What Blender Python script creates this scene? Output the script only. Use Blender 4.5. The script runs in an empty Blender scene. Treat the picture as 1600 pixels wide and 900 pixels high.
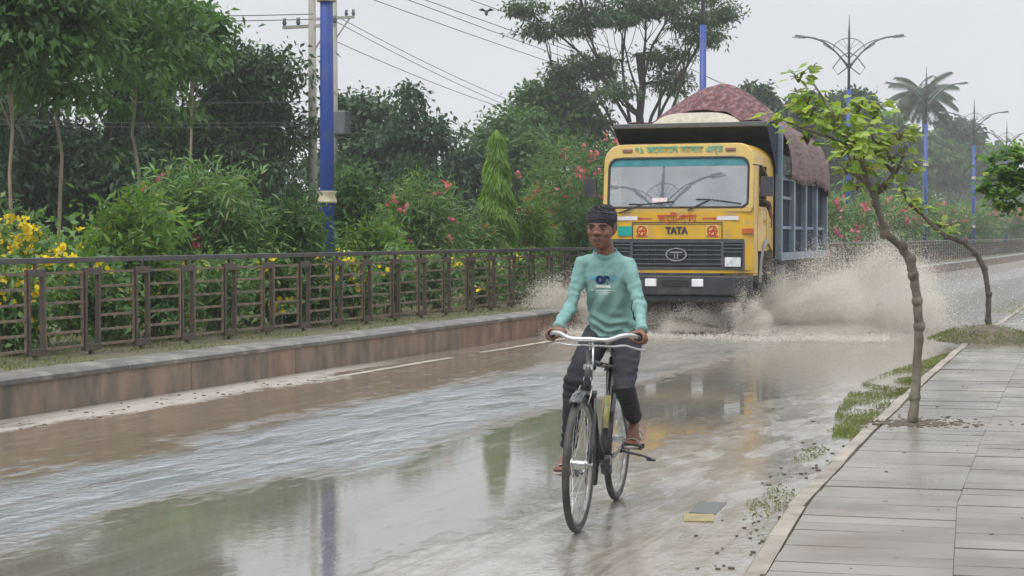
import bpy, bmesh, math, random
import numpy as np
from mathutils import Vector, Matrix, noise as mnoise
from mathutils.bvhtree import BVHTree
rad = math.radians
random.seed(7); rng = np.random.default_rng(7)
scene = bpy.context.scene
C = scene.collection

# ------------------------------------------------------------------ camera, sky, sun, exposure
F = 2600.0; CAMH = 1.53; PITCH = math.atan(82/2600)
cam_d = bpy.data.cameras.new('camera'); cam = bpy.data.objects.new('camera', cam_d); C.objects.link(cam)
cam_d.sensor_width = 36; cam_d.lens = F/1600*36; cam_d.clip_end = 3000; cam_d.clip_start = .1
cam.location = (0, 0, CAMH); cam.rotation_euler = (rad(90)-PITCH, 0, 0)
scene.camera = cam
world = bpy.data.worlds.new('World'); scene.world = world; world.use_nodes = True
wt = world.node_tree; wn = wt.nodes; wn.clear()
SUN_EL, SUN_ROT = rad(58), rad(215)
sky = wn.new('ShaderNodeTexSky'); sky.sky_type = 'NISHITA'; sky.sun_disc = False
sky.sun_elevation = SUN_EL; sky.sun_rotation = SUN_ROT; sky.dust_density = 4
hs = wn.new('ShaderNodeHueSaturation'); hs.inputs['Saturation'].default_value = .25; hs.inputs['Value'].default_value = 1.0
tc = wn.new('ShaderNodeTexCoord'); cn = wn.new('ShaderNodeTexNoise'); cn.inputs['Scale'].default_value = 3.2; cn.inputs['Detail'].default_value = 4
cr = wn.new('ShaderNodeValToRGB'); cr.color_ramp.elements[0].position = .3; cr.color_ramp.elements[1].position = .75
cr.color_ramp.elements[0].color = (6.0, 6.3, 6.7, 1); cr.color_ramp.elements[1].color = (7.0, 7.15, 7.4, 1)
mx = wn.new('ShaderNodeMix'); mx.data_type = 'RGBA'; mx.inputs[0].default_value = .93
bg = wn.new('ShaderNodeBackground'); bg.inputs['Strength'].default_value = .1
wo = wn.new('ShaderNodeOutputWorld')
L = wt.links
L.new(sky.outputs[0], hs.inputs['Color']); L.new(tc.outputs['Generated'], cn.inputs['Vector']); L.new(cn.outputs['Fac'], cr.inputs[0])
gz = wn.new('ShaderNodeSeparateXYZ'); L.new(tc.outputs['Generated'], gz.inputs[0]); gm = wn.new('ShaderNodeMapRange'); gm.inputs[1].default_value = .15; gm.inputs[2].default_value = 1; gm.inputs[3].default_value = 1; gm.inputs[4].default_value = 2.7; L.new(gz.outputs[2], gm.inputs[0])
gs = wn.new('ShaderNodeVectorMath'); gs.operation = 'SCALE'; L.new(cr.outputs[0], gs.inputs[0]); L.new(gm.outputs[0], gs.inputs['Scale'])   # overcast sky brightens towards the zenith
L.new(hs.outputs[0], mx.inputs[6]); L.new(gs.outputs[0], mx.inputs[7]); L.new(mx.outputs[2], bg.inputs['Color']); L.new(bg.outputs[0], wo.inputs['Surface'])
sun_d = bpy.data.lights.new('sun', 'SUN'); sun_d.energy = 1.4; sun_d.angle = rad(18); sun_d.color = (1, .97, .92)
sun = bpy.data.objects.new('sun', sun_d); C.objects.link(sun)
sv = Vector((math.sin(SUN_ROT)*math.cos(SUN_EL), math.cos(SUN_ROT)*math.cos(SUN_EL), math.sin(SUN_EL)))
sun.rotation_euler = sv.to_track_quat('Z', 'Y').to_euler()
scene.view_settings.view_transform = 'Standard'; scene.view_settings.look = 'None'
scene.view_settings.exposure = 0.25; scene.view_settings.gamma = 1
cy = scene.cycles; cy.use_denoising = True; cy.max_bounces = 6; cy.diffuse_bounces = 3; cy.glossy_bounces = 3
cy.transmission_bounces = 4; cy.transparent_max_bounces = 8; cy.volume_bounces = 3; cy.caustics_reflective = False; cy.caustics_refractive = False
try: cy.use_adaptive_sampling = True; cy.adaptive_threshold = .02
except Exception: pass

# ------------------------------------------------------------------ coordinates
TH = rad(21.8); ST, CT = math.sin(TH), math.cos(TH)
def RW(t, s, h=0): return Vector((s*ST + t*CT, s*CT - t*ST, h))      # road coordinates -> world
def at(px, py, Y):                                                    # photo pixel at depth Y -> world
    u, v = (px-800)/F, (py-450)/F
    y = math.cos(PITCH) - v*math.sin(PITCH); z = -math.sin(PITCH) - v*math.cos(PITCH)
    k = Y/y; return Vector((u*k, Y, CAMH + z*k))
def depth_t(px, t):                                                   # depth where the pixel column meets lane line t
    u = (px-800)/F; return t/(CT*u - ST)
def ts(px, t):
    z = depth_t(px, t); X = (px-800)/F*z; return ST*X + CT*z
def hz(py, Y): return CAMH + (368-py)/F*Y

# ------------------------------------------------------------------ materials
def mk(name):
    m = bpy.data.materials.new(name); m.use_nodes = True; n = m.node_tree.nodes
    return m, n, m.node_tree.links, n['Principled BSDF'], n['Material Output']
def col4(c): return (c[0], c[1], c[2], 1)
def mat(name, c1, c2=None, rough=.5, scale=6, bump=0, metal=0, island=0, stretch=(1, 1, 1), spec=.5, r2=None, detail=5, contrast=(.35, .65), dirt=None, coat=0):
    m, n, l, b, o = mk(name)
    b.inputs['Roughness'].default_value = rough; b.inputs['Metallic'].default_value = metal
    b.inputs['Specular IOR Level'].default_value = spec; b.inputs['Coat Weight'].default_value = coat
    tc = n.new('ShaderNodeTexCoord'); mp = n.new('ShaderNodeMapping'); mp.inputs['Scale'].default_value = stretch
    nz = n.new('ShaderNodeTexNoise'); nz.inputs['Scale'].default_value = scale; nz.inputs['Detail'].default_value = detail
    l.new(tc.outputs['Object'], mp.inputs[0]); l.new(mp.outputs[0], nz.inputs['Vector'])
    rp = n.new('ShaderNodeValToRGB'); rp.color_ramp.elements[0].position = contrast[0]; rp.color_ramp.elements[1].position = contrast[1]
    rp.color_ramp.elements[0].color = col4(c1); rp.color_ramp.elements[1].color = col4(c2 or [x*.85 for x in c1])
    l.new(nz.outputs['Fac'], rp.inputs[0]); out = rp.outputs[0]
    if dirt:                                                          # (colour, scale, amount)
        d = n.new('ShaderNodeTexNoise'); d.inputs['Scale'].default_value = dirt[1]; d.inputs['Detail'].default_value = 7; l.new(tc.outputs['Object'], d.inputs['Vector'])
        dr = n.new('ShaderNodeValToRGB'); dr.color_ramp.elements[0].position = .5; dr.color_ramp.elements[1].position = .72
        dr.color_ramp.elements[0].color = (0, 0, 0, 1); dr.color_ramp.elements[1].color = (dirt[2],)*3 + (1,); l.new(d.outputs['Fac'], dr.inputs[0])
        x = n.new('ShaderNodeMix'); x.data_type = 'RGBA'; l.new(dr.outputs[0], x.inputs[0]); l.new(out, x.inputs[6]); x.inputs[7].default_value = col4(dirt[0]); out = x.outputs[2]
    if island:
        g = n.new('ShaderNodeNewGeometry'); h = n.new('ShaderNodeMapRange'); h.inputs[3].default_value = 1-island; h.inputs[4].default_value = 1+island
        l.new(g.outputs['Random Per Island'], h.inputs[0])
        v = n.new('ShaderNodeVectorMath'); v.operation = 'SCALE'; l.new(out, v.inputs[0]); l.new(h.outputs[0], v.inputs['Scale']); out = v.outputs[0]
    l.new(out, b.inputs['Base Color'])
    if r2 is not None:
        q = n.new('ShaderNodeMapRange'); q.inputs[1].default_value = .35; q.inputs[2].default_value = .65; q.inputs[3].default_value = rough; q.inputs[4].default_value = r2
        l.new(nz.outputs['Fac'], q.inputs[0]); l.new(q.outputs[0], b.inputs['Roughness'])
    if bump:
        bp = n.new('ShaderNodeBump'); bp.inputs['Strength'].default_value = min(1, bump*10); bp.inputs['Distance'].default_value = bump*.1
        l.new(nz.outputs['Fac'], bp.inputs['Height']); l.new(bp.outputs[0], b.inputs['Normal'])
    return m
def leafmat(name, ca, cb, cc=None, gloss=.35, trans=.35):
    m, n, l, b, o = mk(name)
    g = n.new('ShaderNodeNewGeometry'); rp = n.new('ShaderNodeValToRGB')
    rp.color_ramp.elements[0].color = col4(ca); rp.color_ramp.elements[1].color = col4(cb)
    if cc: rp.color_ramp.elements[1].position = .9; e = rp.color_ramp.elements.new(.98); e.color = col4(cc)
    l.new(g.outputs['Random Per Island'], rp.inputs[0])
    tc = n.new('ShaderNodeTexCoord'); nz = n.new('ShaderNodeTexNoise'); nz.inputs['Scale'].default_value = .9; nz.inputs['Detail'].default_value = 2; l.new(tc.outputs['Object'], nz.inputs['Vector'])
    mr = n.new('ShaderNodeMapRange'); mr.inputs[1].default_value = .3; mr.inputs[2].default_value = .7; mr.inputs[3].default_value = .72; mr.inputs[4].default_value = 1.25; l.new(nz.outputs['Fac'], mr.inputs[0])
    v = n.new('ShaderNodeVectorMath'); v.operation = 'SCALE'; l.new(rp.outputs[0], v.inputs[0]); l.new(mr.outputs[0], v.inputs['Scale'])
    l.new(v.outputs[0], b.inputs['Base Color']); b.inputs['Roughness'].default_value = gloss+.12; b.inputs['Specular IOR Level'].default_value = .28
    t = n.new('ShaderNodeBsdfTranslucent'); v2 = n.new('ShaderNodeVectorMath'); v2.operation = 'MULTIPLY'; l.new(v.outputs[0], v2.inputs[0]); v2.inputs[1].default_value = (1.5, 1.6, .7); l.new(v2.outputs[0], t.inputs['Color'])
    x = n.new('ShaderNodeMixShader'); x.inputs[0].default_value = trans; l.new(b.outputs[0], x.inputs[1]); l.new(t.outputs[0], x.inputs[2]); l.new(x.outputs[0], o.inputs['Surface'])
    return m

M = {}
M['blue'] = mat('blue_paint', (.020, .055, .26), (.026, .07, .30), .45, 3, dirt=((.08, .09, .14), 4, .5))
M['cream'] = mat('cream_paint', (.62, .56, .36), (.5, .44, .3), .5, 8)
M['grey_metal'] = mat('grey_metal', (.16, .17, .19), (.12, .13, .14), .4, 5, metal=.6)
M['lens'] = mat('lamp_lens', (.85, .87, .9), None, .25, 5)
M['concrete_pole'] = mat('concrete_pole', (.36, .34, .30), (.26, .25, .22), .85, 2, stretch=(2, 2, .5), bump=.02)
M['wire'] = mat('wire', (.05, .05, .055), None, .6)
M['iron'] = mat('iron_fence', (.052, .047, .046), (.09, .066, .05), .45, 9, stretch=(1, 1, 1), dirt=((.16, .10, .055), 6, .5))
M['rust'] = mat('rusty_bars', (.20, .145, .10), (.11, .085, .07), .6, 6, dirt=((.27, .19, .12), 9, .8))
M['bark'] = mat('bark', (.20, .165, .125), (.10, .08, .06), .9, 14, stretch=(1, 1, .25), bump=.25)
M['bark_dark'] = mat('bark_dark', (.055, .045, .035), (.03, .025, .02), .9, 14, stretch=(1, 1, .25), bump=.25)
M['bark_pale'] = mat('bark_pale', (.27, .22, .15), (.17, .14, .10), .85, 9, stretch=(1, 1, .3), bump=.2)
M['bark_street'] = mat('bark_street', (.21, .18, .14), (.095, .078, .06), .85, 9, stretch=(1, 1, .5), bump=.4, dirt=((.05, .04, .03), 11, .8))
M['bark_wet'] = mat('bark_wet', (.10, .08, .062), (.05, .04, .032), .7, 14, stretch=(1, 1, .4), bump=.3)
M['leaf_cone'] = leafmat('leaf_cone', (.10, .20, .03), (.23, .37, .07), None, .4, .4)
M['leaf_dark'] = leafmat('leaf_dark', (.020, .050, .022), (.058, .112, .044), None, .32, .22)
M['leaf_mid'] = leafmat('leaf_mid', (.032, .08, .026), (.085, .165, .05), None, .4, .35)
M['leaf_fresh'] = leafmat('leaf_fresh', (.06, .135, .03), (.14, .25, .05), (.24, .26, .05), .4, .4)
M['leaf_lime'] = leafmat('leaf_lime', (.13, .21, .04), (.34, .42, .10), (.40, .33, .10), .4, .45)
M['leaf_oleander'] = leafmat('leaf_oleander', (.055, .12, .045), (.155, .27, .095), (.30, .33, .11), .35, .3)
M['leaf_bluish'] = leafmat('leaf_bluish', (.022, .052, .028), (.048, .095, .052), None, .4, .3)
M['leaf_slim'] = leafmat('leaf_slim', (.036, .09, .03), (.10, .195, .06), None, .4, .35)
M['leaf_feather'] = leafmat('leaf_feather', (.04, .085, .04), (.085, .15, .07), (.14, .11, .06), .4, .35)
M['flower_pink'] = leafmat('flower_pink', (.52, .07, .15), (.66, .22, .30), None, .5, .3)
M['flower_red'] = leafmat('flower_red', (.42, .02, .025), (.6, .05, .05), None, .5, .3)
M['flower_yellow'] = leafmat('flower_yellow', (.72, .52, .02), (.8, .64, .06), None, .5, .3)
M['flower_orange'] = leafmat('flower_orange', (.55, .12, .03), (.6, .22, .05), None, .5, .3)
M['grass'] = leafmat('grass', (.09, .12, .03), (.19, .22, .075), (.28, .24, .13), .5, .3)
M['soil'] = mat('soil', (.13, .10, .07), (.08, .062, .045), .8, 5, bump=.3)
M['white'] = mat('white_paint', (.72, .72, .70), (.6, .6, .58), .5, 8)

# ------------------------------------------------------------------ mesh tools
class MB:
    def __init__(s): s.v = []; s.f = []; s.sm = []
    def add(s, vs, fs, smooth=False):
        k = len(s.v); s.v += [tuple(p) for p in vs]; s.f += [tuple(i+k for i in f) for f in fs]; s.sm += [smooth]*len(fs); return s
    def box(s, c, d, R=None, taper=1):
        x, y, z = d[0]/2, d[1]/2, d[2]/2; vs = []
        for sx, sy, sz in ((-1, -1, -1), (1, -1, -1), (1, 1, -1), (-1, 1, -1), (-1, -1, 1), (1, -1, 1), (1, 1, 1), (-1, 1, 1)):
            k = taper if sz > 0 else 1; p = Vector((sx*x*k, sy*y*k, sz*z))
            if R is not None: p = R @ p
            vs.append(Vector(c)+p)
        return s.add(vs, [(0, 3, 2, 1), (4, 5, 6, 7), (0, 1, 5, 4), (1, 2, 6, 5), (2, 3, 7, 6), (3, 0, 4, 7)])
    def bar(s, a, b, w, h, up=(0, 0, 1)):
        a, b = Vector(a), Vector(b); d = b-a; l = d.length; X = d/l; Y = Vector(up).cross(X)
        if Y.length < 1e-4: Y = Vector((1, 0, 0)).cross(X)
        Y.normalize(); Z = X.cross(Y); R = Matrix((X, Y, Z)).transposed(); return s.box((a+b)/2, (l, w, h), R)
    def tube(s, pts, r, n=10, side=None, caps=True, closed=False, twist=0):
        pts = [Vector(p) for p in pts]; m = len(pts)
        if not hasattr(r, '__len__'): r = [r]*m
        k0 = len(s.v); prev = None; vs = []
        for i, p in enumerate(pts):
            if closed: t = pts[(i+1) % m]-pts[i-1]
            else: t = pts[min(i+1, m-1)]-pts[max(i-1, 0)]
            t.normalize()
            h = Vector(side) if side is not None else (prev if prev is not None else (Vector((0, 0, 1)) if abs(t.z) < .9 else Vector((1, 0, 0))))
            a = h - t*h.dot(t)
            if a.length < 1e-5: a = Vector((0, 1, 0)) - t*t.y
            a.normalize(); b = t.cross(a); prev = a
            ra, rb = (r[i], r[i]) if not hasattr(r[i], '__len__') else r[i]
            for j in range(n):
                q = 2*math.pi*j/n; vs.append(p + a*math.cos(q)*ra + b*math.sin(q)*rb)
        fs = []
        for i in range(m if closed else m-1):
            i2 = (i+1) % m
            for j in range(n): j2 = (j+1) % n; fs.append((i*n+j, i*n+j2, i2*n+j2, i2*n+j))
        if caps and not closed: fs.append(tuple(range(n))[::-1]); fs.append(tuple((m-1)*n+j for j in range(n)))
        return s.add(vs, fs, True)
    def ell(s, c, r, R=None, n=14, m=9):
        vs = []; fs = []
        for i in range(m+1):
            a = math.pi*i/m
            for j in range(n):
                b = 2*math.pi*j/n; p = Vector((r[0]*math.sin(a)*math.cos(b), r[1]*math.sin(a)*math.sin(b), r[2]*math.cos(a)))
                if R is not None: p = R @ p
                vs.append(Vector(c)+p)
        for i in range(m):
            for j in range(n): j2 = (j+1) % n; fs.append((i*n+j, (i+1)*n+j, (i+1)*n+j2, i*n+j2))
        return s.add(vs, fs, True)
    def disc(s, c, ax, r, w, n=24, r2=None):                          # solid disc / ring along axis
        c = Vector(c); ax = Vector(ax).normalized(); a = ax.orthogonal().normalized(); b = ax.cross(a); vs = []
        rr = [(r2 or 0.0001, -w/2), (r, -w/2), (r, w/2), (r2 or 0.0001, w/2)]
        for q, h in rr:
            for j in range(n): t = 2*math.pi*j/n; vs.append(c + (a*math.cos(t)+b*math.sin(t))*q + ax*h)
        fs = []
        for i in range(4):
            i2 = (i+1) % 4
            for j in range(n): j2 = (j+1) % n; fs.append((i*n+j, i2*n+j, i2*n+j2, i*n+j2))
        return s.add(vs, fs)
    def prism(s, poly, a, b):                                         # poly: list of 3D points, extruded by vector from a to b offsets
        n = len(poly); a, b = Vector(a), Vector(b); vs = [Vector(p)+a for p in poly]+[Vector(p)+b for p in poly]
        return s.add(vs, [tuple(range(n))[::-1], tuple(range(n, 2*n))]+[(i, (i+1) % n, n+(i+1) % n, n+i) for i in range(n)])
    def mesh(s, name='mesh'):
        me = bpy.data.meshes.new(name); me.from_pydata(s.v, [], s.f); me.polygons.foreach_set('use_smooth', s.sm); me.update(); return me
def link(name, me, m=None, parent=None, bevel=0, fix=True):
    if fix and len(me.polygons) < 60000:
        bm = bmesh.new(); bm.from_mesh(me); bmesh.ops.recalc_face_normals(bm, faces=bm.faces); bm.to_mesh(me); bm.free()
    me.name = name
    o = bpy.data.objects.new(name, me); C.objects.link(o)
    if m is not None: me.materials.append(m)
    if parent is not None: o.parent = parent
    if bevel:
        b = o.modifiers.new('bevel', 'BEVEL'); b.width = bevel; b.segments = 2; b.limit_method = 'ANGLE'; b.angle_limit = rad(40)
    return o
def obj(name, mb, m, parent=None, bevel=0): return link(name, mb.mesh(name), m, parent, bevel)
def tag(o, label=None, cat=None, group=None, kind=None):
    if label: o['label'] = label
    if cat: o['category'] = cat
    if group: o['group'] = group
    if kind: o['kind'] = kind
    return o
def empty(name, loc=(0, 0, 0), rz=0, label=None, cat=None, group=None):
    o = bpy.data.objects.new(name, None); C.objects.link(o); o.location = loc; o.rotation_euler = (0, 0, rz); o.empty_display_size = .2
    return tag(o, label, cat, group)
def copy_tree(o, parent=None):
    c = o.copy(); C.objects.link(c)
    if parent is not None: c.parent = parent
    for ch in [x for x in list(C.objects) if x.parent == o]: copy_tree(ch, c)
    return c
def npmesh(name, V, nper, m, parent=None, smooth=False):              # V (k,nper,3): k separate faces
    k = len(V); me = bpy.data.meshes.new(name); me.vertices.add(k*nper); me.vertices.foreach_set('co', V.astype(np.float32).ravel())
    me.loops.add(k*nper); me.loops.foreach_set('vertex_index', np.arange(k*nper, dtype=np.int32))
    me.polygons.add(k); me.polygons.foreach_set('loop_start', np.arange(0, k*nper, nper, dtype=np.int32)); me.polygons.foreach_set('loop_total', np.full(k, nper, dtype=np.int32))
    me.update(calc_edges=True); me.validate()
    return link(name, me, m, parent, fix=False)
def unit(a): return a/np.maximum(np.linalg.norm(a, axis=-1, keepdims=True), 1e-9)
def leaf_quads(P, ax, nr, Ln, W, droop=.15):
    ax = unit(ax); sd = unit(np.cross(ax, nr)); up = np.cross(sd, ax); Ln = Ln[:, None]; W = W[:, None]
    m1 = P+ax*Ln*.45+sd*W*.5; m2 = P+ax*Ln*.45-sd*W*.5; tip = P+ax*Ln-np.array([0, 0, 1])*Ln*droop
    return np.stack([P, m1, tip, m2], 1)
def rv(n): return unit(rng.normal(size=(n, 3)))
def remesh(mb, voxel, smooth=2, disp=None):
    me = mb.mesh('tmp'); bm = bmesh.new(); bm.from_mesh(me); bmesh.ops.recalc_face_normals(bm, faces=bm.faces); bm.to_mesh(me); bm.free()
    o = bpy.data.objects.new('tmp', me); C.objects.link(o)
    r = o.modifiers.new('r', 'REMESH'); r.mode = 'VOXEL'; r.voxel_size = voxel
    if smooth: s = o.modifiers.new('s', 'SMOOTH'); s.iterations = smooth; s.factor = .5
    dg = bpy.context.evaluated_depsgraph_get(); res = bpy.data.meshes.new_from_object(o.evaluated_get(dg))
    bpy.data.objects.remove(o)
    if disp:
        nv = [v.normal.copy() for v in res.vertices]
        for v, n in zip(res.vertices, nv): v.co = v.co + n*disp(v.co, n)
        res.update()
    res.polygons.foreach_set('use_smooth', [True]*len(res.polygons)); res.materials.clear()
    return res
def text_mesh(body, size, bold=0.0, extrude=.002):
    cu = bpy.data.curves.new('t', 'FONT'); cu.body = body; cu.size = size; cu.align_x = 'CENTER'; cu.align_y = 'CENTER'; cu.extrude = extrude; cu.offset = bold; cu.resolution_u = 3
    o = bpy.data.objects.new('t', cu); C.objects.link(o); dg = bpy.context.evaluated_depsgraph_get(); me = bpy.data.meshes.new_from_object(o.evaluated_get(dg)); bpy.data.objects.remove(o)
    return me

# ------------------------------------------------------------------ ground, road
def road_obj(name, mb, m, kind='structure', parent=None, bevel=0):
    o = obj(name, mb, m, parent, bevel)
    if parent is None:
        o.rotation_euler = (0, 0, -TH)
        if kind: o['kind'] = kind
    return o
def grid(mb, t0, t1, s0, s1, h): return mb.add([(t0, s0, h), (t1, s0, h), (t1, s1, h), (t0, s1, h)], [(0, 1, 2, 3)])

def road_material():
    m, n, l, b, o = mk('wet_road')
    def MA(op, a, bb=None, cc=None, clamp=False):
        x = n.new('ShaderNodeMath'); x.operation = op; x.use_clamp = clamp
        for i, q in enumerate((a, bb, cc)):
            if q is None: continue
            if isinstance(q, (int, float)): x.inputs[i].default_value = q
            else: l.new(q, x.inputs[i])
        return x.outputs[0]
    def step(v, e0, e1): 
        x = n.new('ShaderNodeMapRange'); x.interpolation_type = 'SMOOTHSTEP'; x.inputs[1].default_value = e0; x.inputs[2].default_value = e1; l.new(v, x.inputs[0]); return x.outputs[0]
    def mixc(f, a, c):
        x = n.new('ShaderNodeMix'); x.data_type = 'RGBA'
        for i, q in ((0, f), (6, a), (7, c)):
            if isinstance(q, tuple): x.inputs[i].default_value = col4(q)
            elif isinstance(q, (int, float)): x.inputs[i].default_value = q
            else: l.new(q, x.inputs[i])
        return x.outputs[2]
    def mixf(f, a, c): return MA('ADD', MA('MULTIPLY', MA('SUBTRACT', 1.0, f), a), MA('MULTIPLY', f, c))
    tc = n.new('ShaderNodeTexCoord'); sp = n.new('ShaderNodeSeparateXYZ'); l.new(tc.outputs['Object'], sp.inputs[0]); T, S = sp.outputs[0], sp.outputs[1]
    def nz(scale, st, detail=4, rough=.55, dist=0):
        mp = n.new('ShaderNodeMapping'); mp.inputs['Scale'].default_value = st; l.new(tc.outputs['Object'], mp.inputs[0])
        x = n.new('ShaderNodeTexNoise'); x.inputs['Scale'].default_value = scale; x.inputs['Detail'].default_value = detail; x.inputs['Roughness'].default_value = rough; x.inputs['Distortion'].default_value = dist
        l.new(mp.outputs[0], x.inputs[0]); return x.outputs[0]
    big = nz(1.0, (1, .22, 1), 5); mid = nz(3.2, (1, .3, 1), 5); edge = nz(8.5, (1, .45, 1), 6, .65); streak = nz(2.0, (3.2, .16, 1), 6, .68); fine = nz(28, (1, .6, 1), 4); spots = nz(7, (1, .5, 1), 6, .7)
    tt = MA('ADD', T, MA('ADD', MA('MULTIPLY', MA('SUBTRACT', big, .5), 2.2), MA('ADD', MA('MULTIPLY', MA('SUBTRACT', mid, .5), .9), MA('MULTIPLY', MA('SUBTRACT', edge, .5), 1.1))))
    sed = MA('SUBTRACT', 1.0, step(tt, -8.65, -8.2))                    # silt by the wall
    brown = MA('MULTIPLY', step(tt, -8.65, -8.2), MA('SUBTRACT', 1.0, step(tt, -7.15, -6.6)))
    far = step(S, 15.5, 19.5)
    rip = MA('MULTIPLY', step(tt, -7.15, -6.6), MA('SUBTRACT', 1.0, step(tt, -5.5, -5.0)))
    mir = MA('MULTIPLY', step(tt, -5.5, -5.0), MA('SUBTRACT', 1.0, step(tt, -3.55, -3.2)))
    wet = step(tt, -3.55, -3.2)
    # colour under the water film; ripple band has blue-grey sky reflection painted in
    c = mixc(sed, (.15, .135, .12), (.28, .25, .21)); c = mixc(brown, c, (.20, .145, .105)); c = mixc(rip, c, (.25, .27, .285)); c = mixc(mir, c, (.165, .153, .13))
    wc = mixc(step(spots, .4, .62), (.28, .262, .24), (.20, .178, .148)); wc = mixc(MA('MULTIPLY', step(big, .54, .68), .45), wc, (.25, .205, .155)); c = mixc(wet, c, wc)
    c = mixc(MA('MULTIPLY', far, .6), c, (.20, .17, .135))
    strk = MA('MULTIPLY', step(streak, .54, .62), step(edge, .42, .55)); strk2 = MA('MULTIPLY', step(streak, .36, .42), MA('SUBTRACT', 1.0, step(streak, .42, .47)))
    c = mixc(MA('MULTIPLY', strk, .30), c, (.30, .28, .25)); c = mixc(MA('MULTIPLY', strk2, .5), c, (.13, .105, .08))
    c = mixc(MA('MULTIPLY', step(spots, .60, .70), .5), c, (.10, .085, .07))
    c = mixc(MA('MULTIPLY', MA('SUBTRACT', 1.0, step(fine, .30, .42)), .35), c, (.09, .08, .07))
    l.new(c, b.inputs['Base Color'])
    # water film: roughness
    film = MA('MAXIMUM', MA('MAXIMUM', brown, mir), far)
    brk = step(spots, .55, .63)                                          # islands poking out of the water
    r = mixf(film, .26, .015); r = mixf(rip, r, .12); r = mixf(MA('MULTIPLY', sed, MA('SUBTRACT', 1.0, far)), r, .55)
    r = mixf(MA('MULTIPLY', brk, MA('SUBTRACT', 1.0, MA('MULTIPLY', mir, .55))), r, .26)
    r = mixf(MA('MULTIPLY', wet, step(mid, .46, .54)), r, .05)
    r = mixf(MA('MULTIPLY', strk, .5), r, .16)
    l.new(r, b.inputs['Roughness']); b.inputs['Specular IOR Level'].default_value = .95; b.inputs['IOR'].default_value = 1.75
    # relief: grain out of the water, ripples in it
    w1 = nz(4.6, (1, .95, 1), 4, .6, 2.2); w2 = nz(17, (1, 1.2, 1), 4, .6, .8)
    amp = MA('ADD', MA('MULTIPLY', MA('MULTIPLY', rip, .62), step(mid, .34, .60)), MA('MULTIPLY', MA('MAXIMUM', brown, far), .12))
    amp = MA('ADD', amp, MA('MULTIPLY', mir, .016)); amp = MA('ADD', amp, MA('MULTIPLY', step(S, 26, 40), .8))
    h = MA('MULTIPLY', MA('ADD', MA('MULTIPLY', w1, .7), MA('MULTIPLY', w2, .42)), amp)
    dry = MA('MULTIPLY', MA('SUBTRACT', 1.0, MA('MINIMUM', 1.0, MA('ADD', film, rip))), .06)
    h = MA('ADD', h, MA('MULTIPLY', fine, dry)); h = MA('ADD', h, MA('MULTIPLY', spots, MA('MULTIPLY', dry, 1.5)))
    bp = n.new('ShaderNodeBump'); bp.inputs['Strength'].default_value = 1; bp.inputs['Distance'].default_value = .035; l.new(h, bp.inputs['Height']); l.new(bp.outputs[0], b.inputs['Normal'])
    return m
M['road'] = road_material()
g = MB(); g.add([(-350, -100, -.06), (550, -100, -.06), (550, 900, -.06), (-350, 900, -.06)], [(0, 1, 2, 3)]); obj('ground', g, mat('ground_soil', (.10, .105, .05), (.13, .11, .07), .9, .6, bump=.1))['kind'] = 'structure'
r_ = MB(); grid(r_, -9.06, .5, -20, 600, 0); road_obj('road', r_, M['road'])
r_ = MB(); grid(r_, -22.5, -15.2, -20, 600, 0); road_obj('opposite_road', r_, mat('opposite_asphalt', (.20, .19, .18), (.15, .14, .13), .3, 1.5, stretch=(1, .3, 1), r2=.12))
g = MB(); g.add([(-15.1, -20, .02), (-15.1, 600, .02), (-14.9, 600, .30), (-14.9, -20, .30), (-9.3, 600, .33), (-9.3, -20, .33)], [(0, 1, 2, 3), (3, 2, 4, 5)])
road_obj('median_ground', g, mat('median_soil', (.085, .085, .045), (.13, .11, .07), .9, 3, bump=.3))

# worn edge line of the carriageway
def line_strip(t, runs, w=.11, h=.004):
    mb = MB()
    for s0, s1 in runs:
        k = max(2, int((s1-s0)/.5))
        for i in range(k):
            a, b2 = s0+(s1-s0)*i/k, s0+(s1-s0)*(i+1)/k
            j = [random.uniform(-.012, .012) for _ in range(2)]
            mb.add([(t-w/2+j[0], a, h), (t+w/2+j[0], a, h), (t+w/2+j[1], b2, h), (t-w/2+j[1], b2, h)], [(0, 1, 2, 3)])
    return mb
M['line'] = mat('worn_line_paint', (.50, .46, .36), (.27, .24, .2), .3, 3, stretch=(2, 1, 1))
road_obj('edge_line_marking', line_strip(-8.42, [(15.5, 19), (20, 29), (31, 45)]), M['line'])

# ------------------------------------------------------------------ sidewalk, kerb
KERB = [(-1.2, -4), (-1.5, 3.5), (-1.71, 6.73), (-1.94, 8.8), (-2.13, 11.8), (-2.41, 17.2), (-2.66, 22.6), (-2.77, 28.8), (-2.93, 35.7), (-3.05, 60), (-3.1, 600)]
def kt(s):
    for (t0, s0), (t1, s1) in zip(KERB, KERB[1:]):
        if s <= s1: return t0+(t1-t0)*(s-s0)/(s1-s0)
    return KERB[-1][0]
SW = .12
g = MB()
ss = [-4+i*1.0 for i in range(80)]+[80+i*20 for i in range(26)]
for a, b2 in zip(ss, ss[1:]): g.add([(kt(a)+.1, a, SW-.022), (5, a, SW-.022), (5, b2, SW-.022), (kt(b2)+.1, b2, SW-.022)], [(0, 1, 2, 3)])
road_obj('sidewalk_bed', g, mat('joint_mortar', (.09, .076, .06), (.14, .118, .09), .8, 8))
tiles = MB(); TW = .74; TL = .205
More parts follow.
